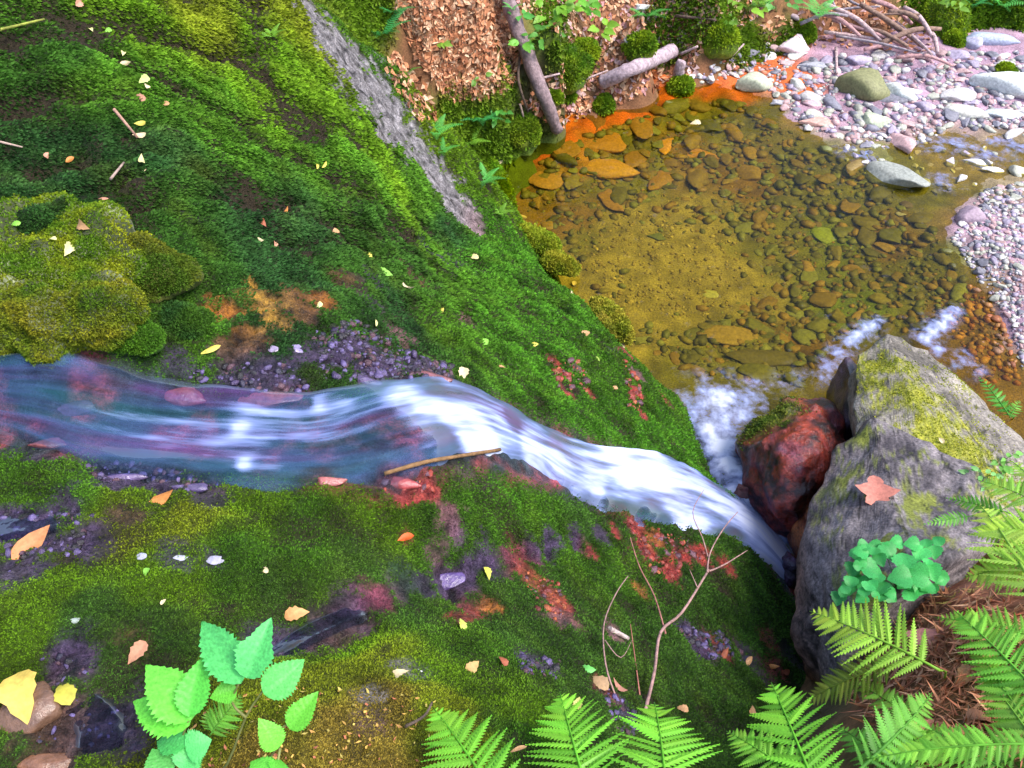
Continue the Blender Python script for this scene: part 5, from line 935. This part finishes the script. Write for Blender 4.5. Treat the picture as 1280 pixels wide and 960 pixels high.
# background ferns: one mesh per frond
def simple_frond(seed):
    g = np.random.default_rng(seed); V = []; F = []
    n = 15
    for i in range(n):
        t = .12+.88*i/n; z = .35*t-.45*t*t; pl = .2*(min(1, .5+3*t) if t < .2 else 1)*(1-t**1.6)+.01
        for s in (1, -1):
            a = len(V); dx = pl*.45; w_ = .032; dy = s*pl
            V += [(t-w_*.5, 0, z), (t+dx*.5-w_*.6, dy*.55, z-.01), (t+dx, dy, z-.04), (t+dx*.5+w_*.6, dy*.5, z-.01), (t+w_*.5, 0, z)]
            f = (a, a+1, a+2, a+3, a+4); F.append(f if s < 0 else f[::-1])
    a = len(V); V += [(0, -.008, 0), (0, .008, 0), (.5, .006, .0625), (.5, -.006, .0625), (1, 0, -.1)]; F += [(a, a+3, a+2, a+1), (a+3, a+4, a+2)]
    me = bpy.data.meshes.new('frond'); me.from_pydata(V, [], F); me.materials.append(M_LEAF); return me
SFR = [simple_frond(k) for k in range(2)]
def small_fern(u, v, rpx, n, col, label, a0=0, spread=6.28):
    p, _ = hit(u, v); r = empty('fern', p); tag(r, label, 'fern', 'ferns of the far bank'); s = rpx*depth(p)/FPX*1.15
    for k in range(n):
        a = a0+spread*k/n+random.uniform(-.2, .2); d = np.array([math.cos(a), math.sin(a), random.uniform(.25, .6)]); x, y, nv = frame(d, np.array([0, 0, 1.]))
        o = bpy.data.objects.new('frond', SFR[k % 2]); COL.objects.link(o); o.parent = r; q = s*random.uniform(.75, 1.1)
        o.matrix_local = mat4(x, y, nv, (0, 0, .01), (q, q*1.2, q)); c = np.array(col)*random.uniform(.8, 1.2); o.color = (*c, 1)
G1, G2, G3 = (.14, .55, .10), (.24, .52, .05), (.08, .42, .11)
for a in [(478, 45, 42, 8, G3, 'fern beside the grey rock face at the top'), (492, 18, 30, 7, G3, 'small fern at the top edge above the rock face'), (508, 92, 24, 6, (.1, .33, .05), 'tiny fern right of the grey rock face'), (545, 168, 34, 5, G1, 'fern with two pale fronds hanging over the lower rock face'), (552, 192, 26, 4, G1, 'low fern hanging under the pale fronded one'), (585, 180, 28, 6, G2, 'fern in the middle of the green rim'), (602, 150, 34, 9, G3, 'bushy dark fern on the bank above the pool corner'), (605, 228, 28, 7, G1, 'fern growing on the bright green rim'), (625, 268, 18, 5, G2, 'small fern at the lower end of the green rim'), (1022, 20, 32, 7, G1, 'fern on the bank left of the heap of branches'), (1250, 8, 40, 8, G1, 'big fern in the top right corner'), (1215, 8, 24, 6, G3, 'small fern left of the top right one'), (808, 20, 28, 8, G1, 'fern on the bank above the short log'), (340, 48, 20, 6, G2, 'small fern on the yellow moss left of the rock face'), (935, 12, 28, 7, G2, 'fern at the top edge above the back rim'), (640, 12, 16, 5, G1, 'sprig of fern by the top of the leaning log')]: small_fern(*a)
# leafy herbs: leaves and stems
LEAFM = [leaf_mesh('leaf', .55, 1, .006, .15, .25, 11, 2, seed=k) for k in range(3)]; ROUND = [leaf_mesh('leaf', .95, 1, .006, .3, .35, 11, 3, tipp=.2, seed=k+8) for k in range(3)]
HAZ = [leaf_mesh('leaf', .66, 1, .016, .22, .3, 31, 5, seed=20), leaf_mesh('leaf', .56, 1, .016, .3, .2, 31, 5, seed=21), leaf_mesh('leaf', .5, 1, .008, .6, .25, 27, 4, lobes=.12, seed=22)]
for m in LEAFM+ROUND+HAZ: m.materials.append(M_LEAF)
def put_leaf(root, me, A, T_, wscale, col, n=None, tilt=0):
    A, T_ = np.array(A), np.array(T_); x, y, nv = frame(T_-A, (np.array([0, 0, 1.])*.45+CAMN(A)*.8 if n is None else n)+rng.normal(size=3)*.18); s = np.linalg.norm(T_-A)
    o = bpy.data.objects.new('leaf', me); COL.objects.link(o); o.parent = root; o.matrix_local = mat4(x, y, nv, A-np.array(root.location), (s, s*wscale, s)); o.color = (*col, 1); return o
def herb(u, v, rpx, n, lpx, col, label, meshes=LEAFM, name='leafy_plant', hmul=1., flatn=.5):
    p, nr = hit(u, v); r = empty(name, p); tag(r, label, 'plant'); d = depth(p)/FPX
    for k in range(n):
        a = random.uniform(0, 6.28); rr = rpx*math.sqrt(random.random())*d; q = p+np.array([rr*math.cos(a), rr*math.sin(a)*.8, (.25+.75*random.random())*rpx*d*hmul])
        l_ = lpx*d*random.uniform(.7, 1.25); b = a+random.uniform(-.7, .7); c = np.array(col)*random.uniform(.75, 1.25)
        put_leaf(r, random.choice(meshes), q, q+l_*np.array([math.cos(b), math.sin(b), random.uniform(-.35, .15)]), 1, tuple(c))
        if k % 3 == 0: tube('stem', [p+rng.normal(size=3)*.01, (p+q)/2+np.array([0, 0, .02]), q], [.004*d*300/300+.002, .002, .0015], tuple(np.array(col)*.6), M_LEAF, r, seg=4, sub=2)
for a in [(690, 30, 32, 34, 14, (.2, .45, .03), 'bright yellow green leafy plant over the mossy rock at the log'), (720, 18, 26, 26, 14, (.16, .45, .05), 'leafy plant at the top right of the leaning log'), (748, 45, 18, 12, 14, (.24, .5, .04), 'sprawling bright leafed plant right of the tall mossy rock'), (680, 60, 22, 22, 10, (.12, .36, .05), 'leafy tuft hanging over the tall mossy rock'), (655, 60, 10, 8, 14, (.18, .5, .05), 'broad leafed sprig sprouting on the leaning log'), (652, 22, 8, 6, 14, (.12, .45, .08), 'small sprig near the top of the leaning log'), (620, 150, 20, 18, 9, (.1, .36, .05), 'small leafed plant on the overhanging block'), (925, 20, 30, 30, 13, (.25, .48, .04), 'light green leafy plant above the back rim'), (905, 38, 18, 16, 10, (.2, .4, .05), 'lower leafy plant hanging over the mossy rock'), (970, 15, 20, 14, 12, (.14, .4, .08), 'leafy plant between the back rim and the ferns'), (1190, 10, 20, 14, 12, (.2, .4, .04), 'leafy tuft on the yellow moss mound'), (550, 60, 10, 6, 12, (.2, .36, .04), 'lone small leafy seedling in the leaf litter'), (600, 105, 14, 10, 9, (.16, .36, .04), 'seedlings at the edge of the leaf litter'), (1225, 600, 20, 16, 9, (.2, .5, .14), 'pale small leafed plant on the mossy boulder'), (1250, 580, 18, 12, 10, (.18, .46, .08), 'leafy sprig at the right end of the mossy boulder')]: herb(*a)
# round leaved plant on the grey boulder
p, _ = hit(1120, 735); rp = empty('round_leaved_plant', p); tag(rp, 'cluster of round teal green leaves growing beside the grey boulder', 'plant')
for u, v, r, h in [(1075, 690, 15, .1), (1090, 712, 17, .12), (1066, 712, 12, .08), (1110, 690, 15, .12), (1130, 700, 17, .14), (1150, 692, 14, .11), (1125, 722, 17, .14), (1100, 735, 14, .1), (1112, 745, 12, .06), (1137, 742, 12, .06), (1145, 718, 18, .14), (1165, 715, 14, .1), (1080, 730, 14, .08), (1120, 678, 10, .1), (1150, 735, 13, .08), (1168, 690, 11, .08), (1172, 676, 9, .08), (1158, 678, 9, .1), (1180, 722, 10, .05), (1165, 735, 9, .05), (1062, 735, 11, .05), (1048, 748, 11, .03), (1140, 680, 11, .12), (1095, 685, 11, .1)]+[(random.uniform(1055, 1175), random.uniform(682, 748), random.uniform(7, 11), random.uniform(.05, .16)) for _ in range(30)]:
    q = at(u, v, p[2]+h); d = depth(q)/FPX; a = random.uniform(0, 6.28); x = np.array([math.cos(a), math.sin(a), -.15])*r*1.75*d
    put_leaf(rp, random.choice(ROUND), q-x/2, q+x/2, 1.05, tuple(np.array((.09, .56, .14))*random.uniform(.7, 1.25)))
    if r > 12: tube('stem', [p, (p+q)/2, q-x/2], [.002, .0018, .0015], (.1, .3, .08), M_LEAF, rp, seg=4, sub=2)
# hazel seedling at the bottom left
b = onz(262, 975, 0, (S,)); hz_ = empty('hazel_seedling', b); tag(hz_, 'bright green shrub seedling with toothed ribbed leaves at bottom left', 'shrub')
HZ0 = 2.95
HA, HB = (.17, .66, .07), (.11, .58, .15)
for (bu, bv), (tu, tv), wpx, col, k, dz in [((236, 905), (164, 873), 62, HA, 0, .0), ((240, 898), (182, 828), 66, HA, 0, .02), ((236, 896), (254, 818), 44, (.12, .6, .07), 1, .04), ((300, 852), (249, 771), 52, HB, 0, .08), ((308, 848), (338, 772), 44, HB, 2, .08), ((330, 868), (381, 824), 46, (.12, .6, .12), 1, .06), ((296, 862), (262, 872), 30, (.16, .6, .06), 1, .03), ((362, 912), (397, 864), 34, (.16, .6, .05), 1, .02), ((348, 936), (324, 898), 34, (.17, .6, .05), 1, .01), ((338, 968), (312, 950), 34, HA, 0, -.02), ((345, 965), (352, 948), 30, (.15, .6, .06), 0, -.02), ((232, 932), (194, 925), 36, HB, 1, -.03), ((232, 938), (264, 924), 44, HB, 0, -.03), ((228, 962), (244, 930), 40, HB, 0, -.05), ((205, 975), (190, 935), 40, (.12, .5, .1), 1, -.06)]:
    A, T_ = at(bu, bv, HZ0+dz), at(tu, tv, HZ0+dz+random.uniform(-.03, .05)); w_ = wpx*depth(A)/FPX/np.linalg.norm(T_-A)/(.72, .6, .5)[k]
    put_leaf(hz_, HAZ[k], A, T_, w_, tuple(np.array(col)*random.uniform(.9, 1.1)))
def hp(u, v, dz): return at(u, v, HZ0+dz)
for pts in [[b, hp(284, 955, -.15), hp(308, 895, -.02), hp(330, 862, .05)], [b, hp(225, 945, -.1), hp(236, 900, 0)], [hp(308, 897, -.02), hp(290, 878, .0), hp(300, 852, .07)], [b, hp(335, 950, -.1), hp(350, 912, 0), hp(366, 905, .02)], [hp(350, 935, -.05), hp(345, 968, -.06)]]:
    tube('stem', pts, np.linspace(.003, .0016, len(pts)), (.3, .3, .1), M_LEAF, hz_, seg=6, sub=3)
b = onz(292, 960, 0, (S,)); sf = empty('fern', b); tag(sf, 'small fern frond half hidden behind the hazel seedling', 'fern', 'ferns in the foreground')
frond(sf, at(262, 920, 2.8), at(302, 868, 2.85), .1, 9, (.2, .55, .06)); frond(sf, at(266, 915, 2.78), at(262, 885, 2.82), .06, 7, (.2, .55, .06))

# look-alikes that share a label are told apart by their order from the left of the photograph
ORD = 'first second third fourth fifth sixth seventh eighth ninth tenth eleventh twelfth thirteenth fourteenth fifteenth sixteenth seventeenth eighteenth nineteenth twentieth'.split()
def ordinal(k):
    if k < 20: return ORD[k]
    return {2: 'twenty', 3: 'thirty', 4: 'forty', 5: 'fifty'}[(k+1)//10]+('-'+ORD[(k+1) % 10-1] if (k+1) % 10 else 'th') if (k+1) % 10 else {3: 'thirtieth', 4: 'fortieth', 5: 'fiftieth'}[(k+1)//10]
byl = {}
for o in scn.objects:
    if o.parent is None and 'label' in o and o.get('kind') is None: byl.setdefault(o['label'], []).append(o)
for lab, obs in byl.items():
    if len(obs) > 1:
        key = lambda o: ((np.array(o.location)-CAM)@RT)/((np.array(o.location)-CAM)@FW)
        for k, o in enumerate(sorted(obs, key=key)): o['label'] = f'{lab}, {ordinal(k)} from the left'
